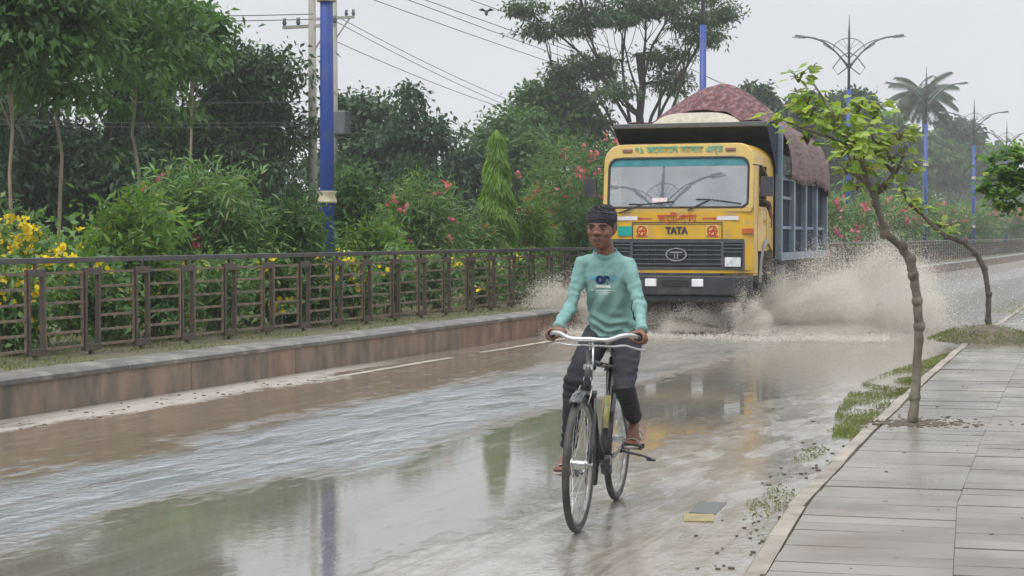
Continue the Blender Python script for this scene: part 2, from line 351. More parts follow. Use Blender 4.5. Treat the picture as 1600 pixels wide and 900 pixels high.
for col_ in range(8):
    off = random.random()*TL; s = -3.0
    while s < 72:
        l_ = TL; a, b2 = s+off+random.uniform(.003, .007), s+off+l_-random.uniform(.002, .005); jit = random.uniform(-.003, .003); tl = random.uniform(-.002, .002)
        def P(sv_, w): 
            t = kt(sv_)+.14+w; return t, sv_ + (t-kt(sv_))*.16
        w0, w1 = col_*TW+.003, (col_+1)*TW-.003
        w0 -= .002; w1 += .002; q = [P(a, w0), P(a, w1), P(b2, w1), P(b2, w0)]; e = .004
        top = [(x, y, SW+jit+(tl if i in (1, 2) else -tl)) for i, (x, y) in enumerate(q)]
        cx = sum(p[0] for p in top)/4; cy_ = sum(p[1] for p in top)/4
        ins = [(x+(e if x < cx else -e), y+(e if y < cy_ else -e), z+.001) for x, y, z in top]
        bot = [(x, y, SW-.03) for x, y, z in top]
        tiles.add(top+ins+bot, [(4, 5, 6, 7)]+[(i, (i+1) % 4, 4+(i+1) % 4, 4+i) for i in range(4)]+[(8+i, 8+(i+1) % 4, (i+1) % 4, i) for i in range(4)])
        s += l_
def tile_material():
    m = mat('wet_paving', (.215, .192, .165), (.145, .128, .108), .42, 1.3, island=.13, r2=.22, bump=0, detail=7, dirt=((.13, .10, .075), 2.6, .8))
    n = m.node_tree.nodes; l = m.node_tree.links; b = n['Principled BSDF']; b.inputs['Specular IOR Level'].default_value = .6
    tc = n.new('ShaderNodeTexCoord'); mp = n.new('ShaderNodeMapping'); mp.inputs['Scale'].default_value = (.5, .16, 1)
    w = n.new('ShaderNodeTexNoise'); w.inputs['Scale'].default_value = 1.6; w.inputs['Detail'].default_value = 5; l.new(tc.outputs['Object'], mp.inputs[0]); l.new(mp.outputs[0], w.inputs[0])
    sp = n.new('ShaderNodeSeparateXYZ'); l.new(tc.outputs['Object'], sp.inputs[0])
    fr = n.new('ShaderNodeMapRange'); fr.inputs[1].default_value = 11; fr.inputs[2].default_value = 17; fr.inputs[3].default_value = -.06; fr.inputs[4].default_value = .17; l.new(sp.outputs[1], fr.inputs[0])
    ad = n.new('ShaderNodeMath'); ad.operation = 'ADD'; l.new(w.outputs[0], ad.inputs[0]); l.new(fr.outputs[0], ad.inputs[1])
    st = n.new('ShaderNodeMapRange'); st.inputs[1].default_value = .52; st.inputs[2].default_value = .66; st.inputs[3].default_value = .46; st.inputs[4].default_value = .07; l.new(ad.outputs[0], st.inputs[0])
    l.new(st.outputs[0], b.inputs['Roughness'])
    f = n.new('ShaderNodeTexNoise'); f.inputs['Scale'].default_value = 60; f.inputs['Detail'].default_value = 3; l.new(tc.outputs['Object'], f.inputs[0])
    bp = n.new('ShaderNodeBump'); bp.inputs['Strength'].default_value = .35; bp.inputs['Distance'].default_value = .004; l.new(f.outputs[0], bp.inputs['Height']); l.new(bp.outputs[0], b.inputs['Normal'])
    return m
road_obj('sidewalk', tiles, tile_material())
kb = MB(); s = -4.0
while s < 110:
    l_ = .9; a, b2 = s+.004, s+l_-.004; j = random.uniform(-.012, .012)
    A, B = kt(a)+j, kt(b2)+j+random.uniform(-.008, .008)
    prof = [(.01, -.02), (.02, .09), (.04, .115), (.125, .118), (.13, -.02)]
    vs = [(A+x, a, z) for x, z in prof]+[(B+x, b2, z) for x, z in prof]
    kb.add(vs, [(i, i+1, 6+i, 5+i) for i in range(4)]+[(0, 1, 2, 3, 4), (5, 6, 7, 8, 9)]); s += l_
g2 = road_obj('kerb', kb, mat('kerb_concrete', (.31, .265, .215), (.22, .185, .15), .5, 3, island=.16, bump=.08, dirt=((.13, .105, .08), 4, .85)))
vg = MB(); grid(vg, 5, 30, -10, 600, .10); road_obj('verge_ground', vg, M['soil'])

# ------------------------------------------------------------------ median wall
wallroot = empty('retaining_wall', (0, 0, 0), -TH, 'long low stained concrete kerb wall along the left of the wet road', 'wall')
blocks = MB(); cap = MB(); s = -6.0
while s < 140:
    l_ = random.choice([.6, .9, 1.5, 2.2]) if s < 60 else 3; a, b2 = s+.001, s+l_-.001; j = random.uniform(-.003, .003)
    blocks.add([(-9.06+j, a, -.03), (-9.06+j, b2, -.03), (-9.06+j, b2, .285), (-9.06+j, a, .285), (-9.22, a, -.03), (-9.22, b2, -.03), (-9.22, b2, .285), (-9.22, a, .285)],
               [(0, 1, 2, 3), (4, 7, 6, 5), (0, 3, 7, 4), (1, 5, 6, 2)]); s += l_
s = -6.0
while s < 140:
    l_ = 1.9; a, b2 = s+.004, s+l_-.004; j = random.uniform(-.004, .004)
    prof = [(.012+j, .286), (.012+j, .325), (-.03+j, .352), (-.34, .36), (-.34, .286)]
    cap.add([(-9.05+x, a, z) for x, z in prof]+[(-9.05+x, b2, z) for x, z in prof], [(i, i+1, 6+i, 5+i) for i in range(4)]+[(4, 0, 5, 9), (0, 4, 3, 2, 1), (5, 6, 7, 8, 9)]); s += l_
def wall_material():
    m, n, l, b, o = mk('stained_wall'); g = n.new('ShaderNodeNewGeometry'); rp = n.new('ShaderNodeValToRGB'); rp.color_ramp.interpolation = 'CONSTANT'
    cs = [(.20, .15, .115), (.27, .12, .085), (.19, .155, .12), (.30, .16, .11), (.13, .12, .10), (.26, .205, .15), (.21, .12, .09), (.16, .145, .12), (.23, .18, .135)]
    for i, c in enumerate(cs):
        e = rp.color_ramp.elements[i] if i < 2 else rp.color_ramp.elements.new(0); e.color = col4(c)
    for i, e in enumerate(sorted(rp.color_ramp.elements, key=lambda e: 0)): e.position = i/len(cs)
    l.new(g.outputs['Random Per Island'], rp.inputs[0])
    tc = n.new('ShaderNodeTexCoord'); mp = n.new('ShaderNodeMapping'); mp.inputs['Scale'].default_value = (1, 2.2, .9); l.new(tc.outputs['Object'], mp.inputs[0])
    z = n.new('ShaderNodeTexNoise'); z.inputs['Scale'].default_value = 2.2; z.inputs['Detail'].default_value = 8; l.new(mp.outputs[0], z.inputs[0])
    r2 = n.new('ShaderNodeValToRGB'); r2.color_ramp.elements[0].position = .36; r2.color_ramp.elements[1].position = .64; r2.color_ramp.elements[0].color = (.085, .075, .06, 1); r2.color_ramp.elements[1].color = (.29, .195, .135, 1); l.new(z.outputs[0], r2.inputs[0])
    x = n.new('ShaderNodeMix'); x.data_type = 'RGBA'; x.inputs[0].default_value = .68; l.new(rp.outputs[0], x.inputs[6]); l.new(r2.outputs[0], x.inputs[7]); l.new(x.outputs[2], b.inputs['Base Color'])
    b.inputs['Roughness'].default_value = .6; bp = n.new('ShaderNodeBump'); bp.inputs['Distance'].default_value = .01; l.new(z.outputs[0], bp.inputs['Height']); l.new(bp.outputs[0], b.inputs['Normal'])
    return m
obj('wall_face', blocks, wall_material(), wallroot)
obj('wall_cap', cap, mat('cap_concrete', (.15, .145, .135), (.085, .08, .073), .55, 2.5, bump=.06, dirt=((.34, .31, .26), 3, .6)), wallroot)

# ------------------------------------------------------------------ fence
FT = -10.25; SP = .885; S0 = 14.1-SP*20
fence = empty('median_fence', (0, 0, 0), -TH, 'dark iron railing with rusty cross bars on top of the median wall', 'fence')
post = MB()
for d in (-.11, .11):
    post.box((0, d, .33+.44), (.05, .035, .80))
post.box((0, 0, 1.165), (.055, .27, .075)); post.box((0, 0, .40), (.055, .27, .07)); post.box((0, 0, 1.23), (.03, .035, .07)); post.box((0, 0, .31), (.04, .05, .12))
pme = None; pnl = MB()
for k in range(6): pnl.box((0, SP/2, .42+k*.148), (.022, SP-.26, .024))
for d in (.145, SP-.145): pnl.box((0, d, .79), (.02, .022, .76))
pos_me = panel_me = None
NU = 96
for i in range(NU):
    s = S0+SP*i
    if pos_me is None:
        a = obj('post', post, M['iron'], fence, .004); b_ = obj('railing_panel', pnl, M['rust'], fence); pos_me, panel_me = a, b_
    else:
        a = pos_me.copy(); C.objects.link(a); a.parent = fence; b_ = panel_me.copy(); C.objects.link(b_); b_.parent = fence
    a.location = (FT, s, 0); b_.location = (FT, s, 0); a.rotation_euler = (random.uniform(-.008, .008), random.uniform(-.012, .012), 0)
rail = MB(); s = S0-.1; e_ = S0+SP*NU
while s < e_: rail.box((FT, s+1.33, 1.285), (.06, 2.652, .055)); s += 2.655
obj('top_rail', rail, mat('iron_rail', (.07, .065, .065), (.05, .047, .05), .4, 5, dirt=((.13, .11, .09), 7, .5)), fence, .006)
far_f = MB(); s = e_
while s < 170:
    for d in (-.11, .11): far_f.box((FT, s+d, .77), (.05, .035, .80))
    for k in range(6): far_f.box((FT, s+SP/2, .42+k*.148), (.022, SP-.26, .024))
    far_f.box((FT, s+SP/2, 1.285), (.06, SP, .055)); s += SP
tag(obj('distant_railing', far_f, M['iron'], fence), kind='stuff')

# ------------------------------------------------------------------ street lamps
def lamp():
    r = empty('street_lamp')
    p = MB(); p.tube([(0, 0, .3), (0, 0, 3.6), (0, 0, 7.2)], [.115, .105, .085], 20); p.tube([(0, 0, .3), (0, 0, .36)], [.2, .2], 16)
    obj('pole', p, M['blue'], r)
    for z in (2.02, 5.05):
        c_ = MB(); c_.tube([(0, 0, z), (0, 0, z+.03), (0, 0, z+.12), (0, 0, z+.17), (0, 0, z+.18)], [.15, .15, .12, .15, .15], 8); obj('collar', c_, M['cream'], r)
    t = MB(); t.tube([(0, 0, 7.2), (0, 0, 9.4), (0, 0, 10.1)], [.055, .045, .012], 12); obj('mast', t, M['grey_metal'], r)
    for sg in (-1, 1):
        a = MB()
        def arc(pts, rr=.028): a.tube(pts, rr, 8)
        arc([(sg*1.75*u, 0, 8.0+1.25*(1-(1-u)**2.2)) for u in [i/12 for i in range(13)]], .035)
        arc([(sg*(.05+1.3*u), 0, 8.45+.72*(1-(1-u)**2)) for u in [i/10 for i in range(11)]], .022)
        # ribbon loop under the arm
        arc([(sg*1.0, 0, 8.98), (sg*.45, 0, 8.62), (0, 0, 8.12), (-sg*.42, 0, 7.78), (-sg*.62, 0, 8.05), (-sg*.28, 0, 8.5), (0, 0, 8.65)], .022)
        obj('arm', a, M['grey_metal'], r)
        h = MB(); R = Matrix.Rotation(-sg*rad(8), 3, 'Y'); h.box((sg*1.9, 0, 9.27), (.42, .2, .09), R, .85); ho = obj('lamp_head', h, M['grey_metal'], r, .01)
        q = MB(); q.box((sg*2.02, 0, 9.235), (.34, .16, .04), R); obj('lens', q, M['lens'], ho)
    f = MB(); f.tube([(.62*math.cos(q), 0, 8.72+.48*math.sin(q)) for q in [math.pi*i/12 for i in range(13)]], .016, 6)
    for q in (45, 68, 90, 112, 135): f.tube([(0, 0, 8.72), (.62*math.cos(rad(q)), 0, 8.72+.48*math.sin(rad(q)))], .009, 5)
    obj('fan_ornament', f, M['grey_metal'], r)
    return r
lp = lamp(); LG = 'blue street lamps along the median'
ll = ['thick blue lamp post close behind the fence with a cream collar', 'blue lamp post rising behind the truck load, its top out of view', 'street lamp with fan ornament and two arms above the young street tree',
      'street lamp standing in front of the palm, two bare arms', 'third lamp with spread arms counting from the truck to the right', 'small distant street lamp near the end of the median row', 'tiny hazy street lamp farthest along the median']
for k in range(7):
    o = lp if k == 0 else copy_tree(lp); o.location = RW(-11.95, 22.35+21.4*k); o.rotation_euler = (0, 0, rad(-3+(k % 2)*5))
    tag(o, ll[k], 'street lamp', LG)
o = copy_tree(lp); o.location = RW(-11.95, .95); o.rotation_euler = (0, 0, 0); tag(o, 'blue street lamp behind the viewer mirrored in the windscreen', 'street lamp', LG)

# ------------------------------------------------------------------ utility poles and wires
def upole(px, t, top, label, arm_h, ins=True, w=.17, lean=0, box=False):
    z = depth_t(px, t); p0 = at(px, 368, z); r = empty('utility_pole', (p0.x, p0.y, 0), -TH, label, 'utility pole', 'concrete utility poles beyond the median')
    p = MB(); p.tube([(0, 0, 0), (lean, 0, top)], [w, w*.62], 10); obj('pole', p, M['concrete_pole'], r)
    for q in arm_h:
        a = MB(); a.bar((-.95, 0, q), (.75, 0, q), .08, .09); a.bar((.05, 0, q-.7), (.6, 0, q), .04, .04); ao = obj('crossarm', a, M['concrete_pole'], r)
        for x in (-.9, -.45, .45, .72):
            i = MB(); i.tube([(x, 0, q+.04), (x, 0, q+.12), (x, 0, q+.2), (x, 0, q+.26)], [.03, .07, .045, .06], 8); obj('insulator', i, M['grey_metal'], ao)
    if box:
        b = MB(); b.box((.25, 0, 5.4), (.5, .45, .8)); b.box((.1, 0, 4.9), (.5, .08, .08)); obj('transformer_box', b, M['grey_metal'], r, .03)
    return r
upole(489, -23, 10, 'grey concrete utility pole just left of the blue lamp post', [7.5, 9.3], w=.15)
upole(524, -27, 10.5, 'concrete utility pole half hidden behind the blue lamp post with an equipment box', [9.0], w=.13, box=True)
upole(1058, -23, 9.7, 'short crossarm pole seen above the truck load', [9.35], w=.14)
def wire(a, b, sag, label, r=.013, grp='power lines over the trees'):
    n = 26; pts = []
    for i in range(n+1):
        u = i/n; p = a.lerp(b, u); p.z -= sag*4*u*(1-u); pts.append(p)
    m = MB(); m.tube(pts, r, 5, caps=False); tag(obj('power_line', m, M['wire']), label, 'power line', grp)
WL = 'one of the thin dark wires sloping across the grey sky'
wire(at(400, -68, 44), at(1010, 146, 80), .1, WL); wire(at(430, -80, 44), at(1030, 140, 80), .1, WL); wire(at(430, -86, 44), at(1058, 134, 80), .1, WL); wire(at(489, -95, 47), at(1058, 106, 82), .2, WL)
wire(at(520, 22, 60), at(900, 195, 90), .3, WL); wire(at(524, 33, 60), at(900, 205, 90), .3, WL); wire(at(528, 66, 60), at(900, 200, 90), .3, WL)
WR = 'thin wire leaving the crossarm pole to the right of the truck load'
wire(at(1070, 104, 82), at(1330, 190, 160), .5, WR); wire(at(1080, 108, 82), at(1330, 200, 160), .5, WR)
WW = 'thin wire running level from the utility pole over the left trees'
for y0, y1 in ((16, 22), (25, 30)): wire(at(-200, y0, 40), at(489, y1, 47), .1, WW)
for y0, y1 in ((148, 158), (178, 190), (186, 196)): wire(at(-200, y0, 30), at(489, y1, 47), .1, 'thin wire stretched in front of the dark left trees', .008)

# ------------------------------------------------------------------ trees and shrubs
def crown_quads(lobes, nclump, lpc, cr, Lr, Wr, shell=.55, droop=.3, up=.3, flat=.7, bias=0.0):
    lobes = np.array(lobes, float)                                     # rows: x y z rx ry rz
    w = lobes[:, 3]*lobes[:, 5]+lobes[:, 3]*lobes[:, 4]; idx = rng.choice(len(lobes), nclump, p=w/w.sum()); lb = lobes[idx]
    d = rv(nclump); d[:, 2] += bias; d = unit(d); rr = shell+(1-shell)*rng.random(nclump)**.6
    cc = lb[:, :3]+d*lb[:, 3:]*rr[:, None]; out = unit(d+rng.normal(size=(nclump, 3))*.4)
    csize = cr*(.5+rng.random(nclump))
    I = np.repeat(np.arange(nclump), lpc); n = len(I)
    P = cc[I]+rng.normal(size=(n, 3))*csize[I][:, None]*np.array([.6, .6, .6*flat])
    ax = unit(out[I]*.6+rng.normal(size=(n, 3))*.6+np.array([0, 0, -droop])); nr = unit(rng.normal(size=(n, 3))*.55+np.array([0, 0, up+.4])+out[I]*.5)
    k = .65+rng.random(n)*.7
    return leaf_quads(P, ax, nr, Lr*k, Wr*k), cc
def limb(mb, a, b, r0, r1, wob=.12, n=6, seg=7):
    a, b = Vector(a), Vector(b); L_ = (b-a).length; pts = []
    o1 = Vector([random.uniform(-1, 1) for _ in range(3)])*wob*L_
    for i in range(seg):
        u = i/(seg-1); p = a.lerp(b, u)+o1*math.sin(math.pi*u)+Vector((0, 0, 1))*wob*.6*L_*math.sin(math.pi*u)*(.5)
        p += Vector([random.uniform(-1, 1) for _ in range(3)])*.012*L_*(0 if i in (0, seg-1) else 1); pts.append(p)
    mb.tube(pts, [r0+(r1-r0)*i/(seg-1) for i in range(seg)], n, caps=False); return pts
def tree(name, base, trunk_h, r0, lobes, leafm, barkm, label, cat='tree', group=None, nclump=220, lpc=40, cr=.5, Lr=.2, Wr=.09, twigs=30, lean=(0, 0), fork=.6, **kw):
    root = empty(name, base, random.uniform(0, 6.28) if kw.pop('spin', False) else 0, label, cat, group)
    q, cc = crown_quads(lobes, nclump, lpc, cr, Lr, Wr, **kw)
    tm = MB(); top = Vector((lean[0], lean[1], trunk_h)); tp = limb(tm, (0, 0, -.1), top, r0, r0*.62, .03, 10, 8)
    lb = sorted(lobes, key=lambda x: x[2])
    ends = []
    for x in lb:
        st = tp[max(3, min(7, int(7*fork+random.random()*3)))]; e = Vector(x[:3])-Vector((0, 0, x[5]*.15)); pts = limb(tm, st, e, r0*.38, r0*.09, .12, 7); ends.append(pts)
    for i in rng.choice(len(cc), min(twigs, len(cc)), replace=False):
        c_ = Vector(cc[i]); j = min(range(len(lb)), key=lambda k: (Vector(lb[k][:3])-c_).length); pts = ends[j]; limb(tm, pts[random.randint(3, 6)], c_, r0*.09, r0*.02, .15, 5, 5)
    obj('trunk', tm, barkm, root)
    npmesh('crown', q, 4, leafm, root)
    return root
def rlobes(n, c, R, H, size, low=0):
    out = []
    for i in range(n):
        a = random.uniform(0, 6.28); r = math.sqrt(random.random())*R; z = random.random(); rr = size*random.uniform(.7, 1.15)
        out.append((c[0]+r*math.cos(a)*(1-.35*z), c[1]+r*math.sin(a)*(1-.35*z), low+(H-low-rr*.7)*z+rr*.25, rr, rr, rr*.72))
    return out
def tpos(px, t): z = depth_t(px, t); return RW(t, ts(px, t), 0), z
TG = 'trees beyond the far carriageway'
def dense(px, t, toppx, wpx, leafm, label, n=9, nclump=330, low=.8, barkm='bark_dark', **kw):
    p, z = tpos(px, t); H = hz(toppx, z); R = wpx/2/F*z; size = max(R*.5, .5)
    lo = rlobes(n, (0, 0), R*.78, H, size, low)
    lo.append((0, 0, H-size*.55, size*.8, size*.8, size*.6))
    k = z/45; kw.setdefault('cr', .5*max(.8, R/2.6)); kw.setdefault('Lr', .2*max(1, k)); kw.setdefault('Wr', .085*max(1, k))
    return tree('broadleaf_tree', p, H*.45, .13*max(1, H/8), lo, M[leafm], M[barkm], label, 'tree', TG, nclump=nclump, **kw)
dense(-90, -25, -60, 330, 'leaf_dark', 'tall dark tree at the far left edge behind the others', nclump=420)
dense(40, -26, -90, 300, 'leaf_dark', 'tall dark tree behind the slender pale trunks at the left', 12, 560, low=.5)
dense(170, -25, -120, 280, 'leaf_dark', 'tallest dark tree behind the young green crowns', 13, 600, low=1.6)
dense(265, -26, -60, 210, 'leaf_mid', 'tall green tree reaching the top of the photo beside open sky', 10, 460, low=1.6)
dense(385, -24, 84, 250, 'leaf_dark', 'dark domed mango tree left of the utility poles', 13, 620, low=.9)
dense(560, -27, 150, 150, 'leaf_dark', 'dark tree directly right of the blue lamp post', 8, 300)
dense(645, -23.5, 140, 120, 'leaf_bluish', 'open leafy tree with upright tufts in front of the sky gap', 6, 150, cr=.4, lpc=30)
dense(605, -25, 215, 150, 'leaf_dark', 'low dark tree filling in under the open leafy tree', 7, 260)
dense(715, -25, 245, 130, 'leaf_bluish', 'low bluish tree in the dip of the tree line', 7, 240)
dense(800, -24, 178, 190, 'leaf_mid', 'bright green bushy tree behind the slim conical tree', 10, 420)
dense(865, -27, 132, 170, 'leaf_mid', 'rounded green tree top rising left of the big spreading tree', 9, 320)
dense(930, -24, 235, 160, 'leaf_bluish', 'low tree behind the pink flowering shrub beside the truck', 8, 300)
dense(1182, -25, 138, 90, 'leaf_dark', 'small rounded distant tree top right of the truck load', 6, 220)
dense(1262, -25, 150, 120, 'leaf_bluish', 'hazy tree behind the top of the young street tree', 8, 260)
dense(1335, -25, 152, 120, 'leaf_bluish', 'hazy tree left of the palm', 8, 280)
dense(1225, -28, 170, 120, 'leaf_mid', 'hazy tree directly right of the tipper body', 8, 260)
dense(1300, -28, 175, 130, 'leaf_mid', 'hazy tree behind the first far lamp post', 8, 260)
dense(1370, -28, 190, 130, 'leaf_mid', 'hazy mid green tree just left of the palm trunk', 8, 280)
dense(1445, -28, 215, 130, 'leaf_mid', 'hazy mid green tree directly behind the palm trunk', 8, 260)
dense(1525, -28, 225, 130, 'leaf_mid', 'hazy mid green tree between the two farthest lamps', 8, 260)
dense(1400, -26, 205, 110, 'leaf_dark', 'low hazy tree under the palm fronds', 7, 220)
dense(1492, -26, 182, 110, 'leaf_bluish', 'tall hazy tree right of the palm', 8, 280)
dense(1560, -26, 235, 120, 'leaf_bluish', 'farthest hazy tree at the end of the tree line', 8, 240)
dense(1650, -26, 280, 160, 'leaf_bluish', 'far tree by the end of the road', 8, 240)

# slim trees with pale trunks
def slim(px, t, toppx, crownpx, wpx, label, lean=0):
    p, z = tpos(px, t); H = hz(toppx, z); h0 = hz(crownpx, z); R = wpx/2/F*z; lo = []
    for i in range(8):
        q = i/7; a = i*2.4; rr = R*(.55+.25*math.sin(math.pi*q)); lo.append((lean+math.cos(a)*R*.5, math.sin(a)*R*.5, h0+(H-h0)*q, rr, rr, rr*.55))
    tree('young_tree', p, H*.8, .034, lo, M['leaf_slim'], M['bark_pale'], label, 'tree', 'slim young trees behind the fence', nclump=120, lpc=30, cr=.3, Lr=.17, Wr=.075, twigs=10, lean=(lean, 0), fork=.8, droop=.5, flat=.5)
slim(6, -16, -60, 110, 120, 'slim pale trunk at the left edge of the photo', .1)
slim(95, -15.8, -70, 150, 150, 'slim tree with bare pale trunk above the yellow flowers', 0)
slim(212, -16, -20, 160, 190, 'light green slim tree with the widest feathery crown', 0)
slim(300, -17, 20, 90, 90, 'light green young crown touching the sky at the top left', .0)

# big spreading tree behind the truck
p, z = tpos(997, -22.5); lo = []
def bl(px, py, r, rz=.45, dy=0): q = at(px, py, z); lo.append((q.x-p.x, dy, q.z, r, r, r*rz))
for a in ((850, 45, 1.1), (905, 30, 1.3), (930, 95, 1.4), (880, 110, 1.2), (960, 25, 1.4), (1010, 10, 1.5), (1060, 30, 1.3), (1095, 60, 1.0), (900, 150, 1.0), (1035, 85, 1.2), (960, 145, 1.1), (1010, -40, 1.8), (900, -30, 1.5), (1080, -20, 1.5), (1120, 15, 1.2), (1155, 10, .5), (820, 10, 1.0), (1050, 130, 1.0)): bl(a[0], a[1], a[2], .5, random.uniform(-2, 2))
tree('spreading_tree', p, hz(85, z), .24, lo, M['leaf_feather'], M['bark_dark'], 'tall open spreading tree with dark forked limbs behind the truck', 'tree', TG, nclump=820, lpc=30, cr=.42, Lr=.22, Wr=.085, twigs=170, fork=.45, shell=.1, flat=.35)

# slim conical tree in the median
def conical():
    p, z = tpos(776, -12); H = hz(198, z); root = empty('conical_tree', p, 0, 'slim bright green conical tree behind the fence', 'tree')
    n = 15000; h = rng.random(n)**.8; r = .52*(1-h)**.62*(.55+.45*rng.random(n)); a = rng.random(n)*6.283
    lump = .82+.18*np.sin(h*34+a*2)
    P = np.stack([np.cos(a)*r*lump, np.sin(a)*r*lump, .35+h*(H-.4)], 1); out = np.stack([np.cos(a), np.sin(a), 0*a], 1)
    ax = unit(out*.55+rv(n)*.35+np.array([0, 0, -.9])); q = leaf_quads(P, ax, unit(out+rv(n)*.5), .13+.07*rng.random(n), .026+0*h)
    t = MB(); t.tube([(0, 0, .2), (0, 0, H*.5), (0, 0, H-.2)], [.05, .035, .01], 8)
    for i in range(30): a_ = random.random()*6.28; hh = .5+i/30*(H-1); t.tube([(0, 0, hh), (math.cos(a_)*.35*(1-hh/H), math.sin(a_)*.35*(1-hh/H), hh-.1)], [.012, .005], 5)
    obj('trunk', t, M['bark'], root); npmesh('crown', q, 4, M['leaf_cone'], root)
conical()

# palm
def palm():
    p, z = tpos(1440, -25); H = hz(150, z); root = empty('palm_tree', p, 0, 'hazy coconut palm above the distant trees', 'palm')
    t = MB(); t.tube([(0, 0, 0), (.3, 0, H*.5), (0, 0, H)], [.25, .2, .15], 9); obj('trunk', t, M['bark'], root); fr = []
    rb = MB()
    for k in range(24):
        a = k*2.399; el = rad(65-95*(k/24)); L_ = 4.1; d0 = Vector((math.cos(a)*math.cos(el), math.sin(a)*math.cos(el), math.sin(el))); pts = []; pp = Vector((0, 0, H)); v = d0.copy()
        for i in range(14): pts.append(pp.copy()); pp = pp+v*(L_/13); v = (v+Vector((0, 0, -.11))).normalized()
        rb.tube(pts, [.05-.0032*i for i in range(14)], 5, caps=False)
        for i in range(1, 13):
            tg = (pts[i+1]-pts[i]).normalized(); sd = tg.cross(Vector((0, 0, 1))).normalized()
            for j in range(3):
                b0 = pts[i].lerp(pts[i+1], j/3)
                for sg in (-1, 1): fr.append((b0, sd*sg+tg*.5+Vector((0, 0, -.45)), 1.1*math.sin(math.pi*(i+1)/15)+.15))
    P = np.array([f[0] for f in fr]); ax = np.array([f[1] for f in fr]); q = leaf_quads(P, ax, np.tile([0, 0, 1.], (len(P), 1))+rv(len(P))*.2, np.array([f[2] for f in fr]), np.full(len(P), .16), .3)
    obj('frond_ribs', rb, M['bark'], root); npmesh('crown', q, 4, M['leaf_bluish'], root)
palm()

# shrubs
def shrub(name, p, H, R, leafm, label, cat='shrub', flowers=None, nf=0, group=None, nclump=None, narrow=.022, Lr=.15, fsize=.055, top=True, lpc=26, cr=.2):
    root = empty(name, p, 0, label, cat, group); nclump = nclump or int(60+90*R*H)
    lo = []
    for i in range(9):
        a = i*2.4+random.random(); r = R*.6*math.sqrt((i+.5)/9); rr = R*random.uniform(.38, .55); lo.append((math.cos(a)*r, math.sin(a)*r, H*random.uniform(.45, .82)-rr*.1, rr, rr, H*.22))
    lo.append((0, 0, H*.35, R*.7, R*.7, H*.28)); lo.append((0, 0, H*.82, R*.4, R*.4, H*.17))
    q, cc = crown_quads(lo, nclump, lpc, cr, Lr, narrow, droop=.0, up=.1, flat=1.1, shell=.5)
    st = MB()
    for i in range(14):
        c_ = cc[random.randrange(len(cc))]; st.tube([(random.uniform(-.12, .12), random.uniform(-.12, .12), 0), (c_[0]*.5, c_[1]*.5, c_[2]*.6), tuple(c_)], [.018, .012, .005], 5, caps=False)
    obj('stems', st, M['bark'], root); npmesh('foliage', q, 4, M[leafm], root)
    if flowers:
        pts = []
        for _ in range(nf):
            c_ = cc[random.randrange(len(cc))]
            if top and c_[2] < H*.45 and random.random() < .7: c_ = cc[random.randrange(len(cc))]
            d = unit(np.array([c_[0]*1.0-.2*R, c_[1]-.8*R, .6])); pts.append(c_+d*cr*.9)
        P = np.repeat(np.array(pts), 7, 0); n = len(P); P = P+rng.normal(size=(n, 3))*fsize*.45
        ax = rv(n); q = leaf_quads(P, ax, rv(n), fsize*(.8+.5*rng.random(n)), fsize*(.7+.3*rng.random(n)), 0); npmesh('blossoms', q, 4, M[flowers], root)
    return root
SG = 'flowering shrubs planted along the median'
def sh(px, t, toppx, wpx, *a, **k):
    p, z = tpos(px, t); p.z = .3; return shrub('shrub', p, hz(toppx, z)-.3, wpx/2/F*z, *a, group=SG, **k)
sh(20, -11.6, 352, 210, 'leaf_oleander', 'shrub thick with yellow blossoms at the left edge above the rail', flowers='flower_yellow', nf=260, narrow=.05, Lr=.1, fsize=.06)
sh(110, -12.6, 370, 120, 'leaf_fresh', 'low shrub with a few yellow blooms beside the pale trunk', flowers='flower_yellow', nf=30, narrow=.05, Lr=.1)
sh(198, -11.3, 316, 150, 'leaf_fresh', 'yellowish green leafy shrub with one red bloom', flowers='flower_red', nf=4, narrow=.045, Lr=.16)
sh(300, -12.2, 268, 240, 'leaf_oleander', 'wide oleander with scattered pink and red blooms left of the blue post', flowers='flower_pink', nf=18, fsize=.08, Lr=.17, narrow=.028)
sh(390, -11.4, 330, 150, 'leaf_oleander', 'oleander with drooping leaves just before the blue post', flowers='flower_red', nf=3, Lr=.17, narrow=.026)
sh(455, -11.0, 318, 110, 'leaf_mid', 'plain green shrub touching the left side of the blue post', Lr=.13, narrow=.04)
sh(550, -13.8, 268, 120, 'leaf_mid', 'rounded green shrub behind the right side of the blue post', Lr=.11, narrow=.05)
sh(575, -11.6, 345, 110, 'leaf_fresh', 'low light green shrub right of the blue post', Lr=.12, narrow=.04)
sh(655, -12.4, 276, 180, 'leaf_oleander', 'oleander with pink blooms between the blue post and the conical tree', flowers='flower_pink', nf=22, fsize=.09, Lr=.17, narrow=.026)
sh(640, -14.5, 225, 70, 'leaf_bluish', 'tall thin shrub topped by bright red blooms', flowers='flower_red', nf=6, fsize=.12)
sh(735, -12.3, 340, 80, 'leaf_oleander', 'small shrub with orange blooms at the foot of the conical tree', flowers='flower_orange', nf=8)
sh(830, -11.7, 318, 60, 'leaf_fresh', 'narrow shrub with dark red blooms right of the conical tree', flowers='flower_red', nf=8)
sh(892, -12.8, 200, 170, 'leaf_oleander', 'tall pink flowering shrub behind the boy and the cab', flowers='flower_pink', nf=60, fsize=.10)
sh(905, -11.4, 320, 80, 'leaf_mid', 'green shrub right behind the boy\'s head')
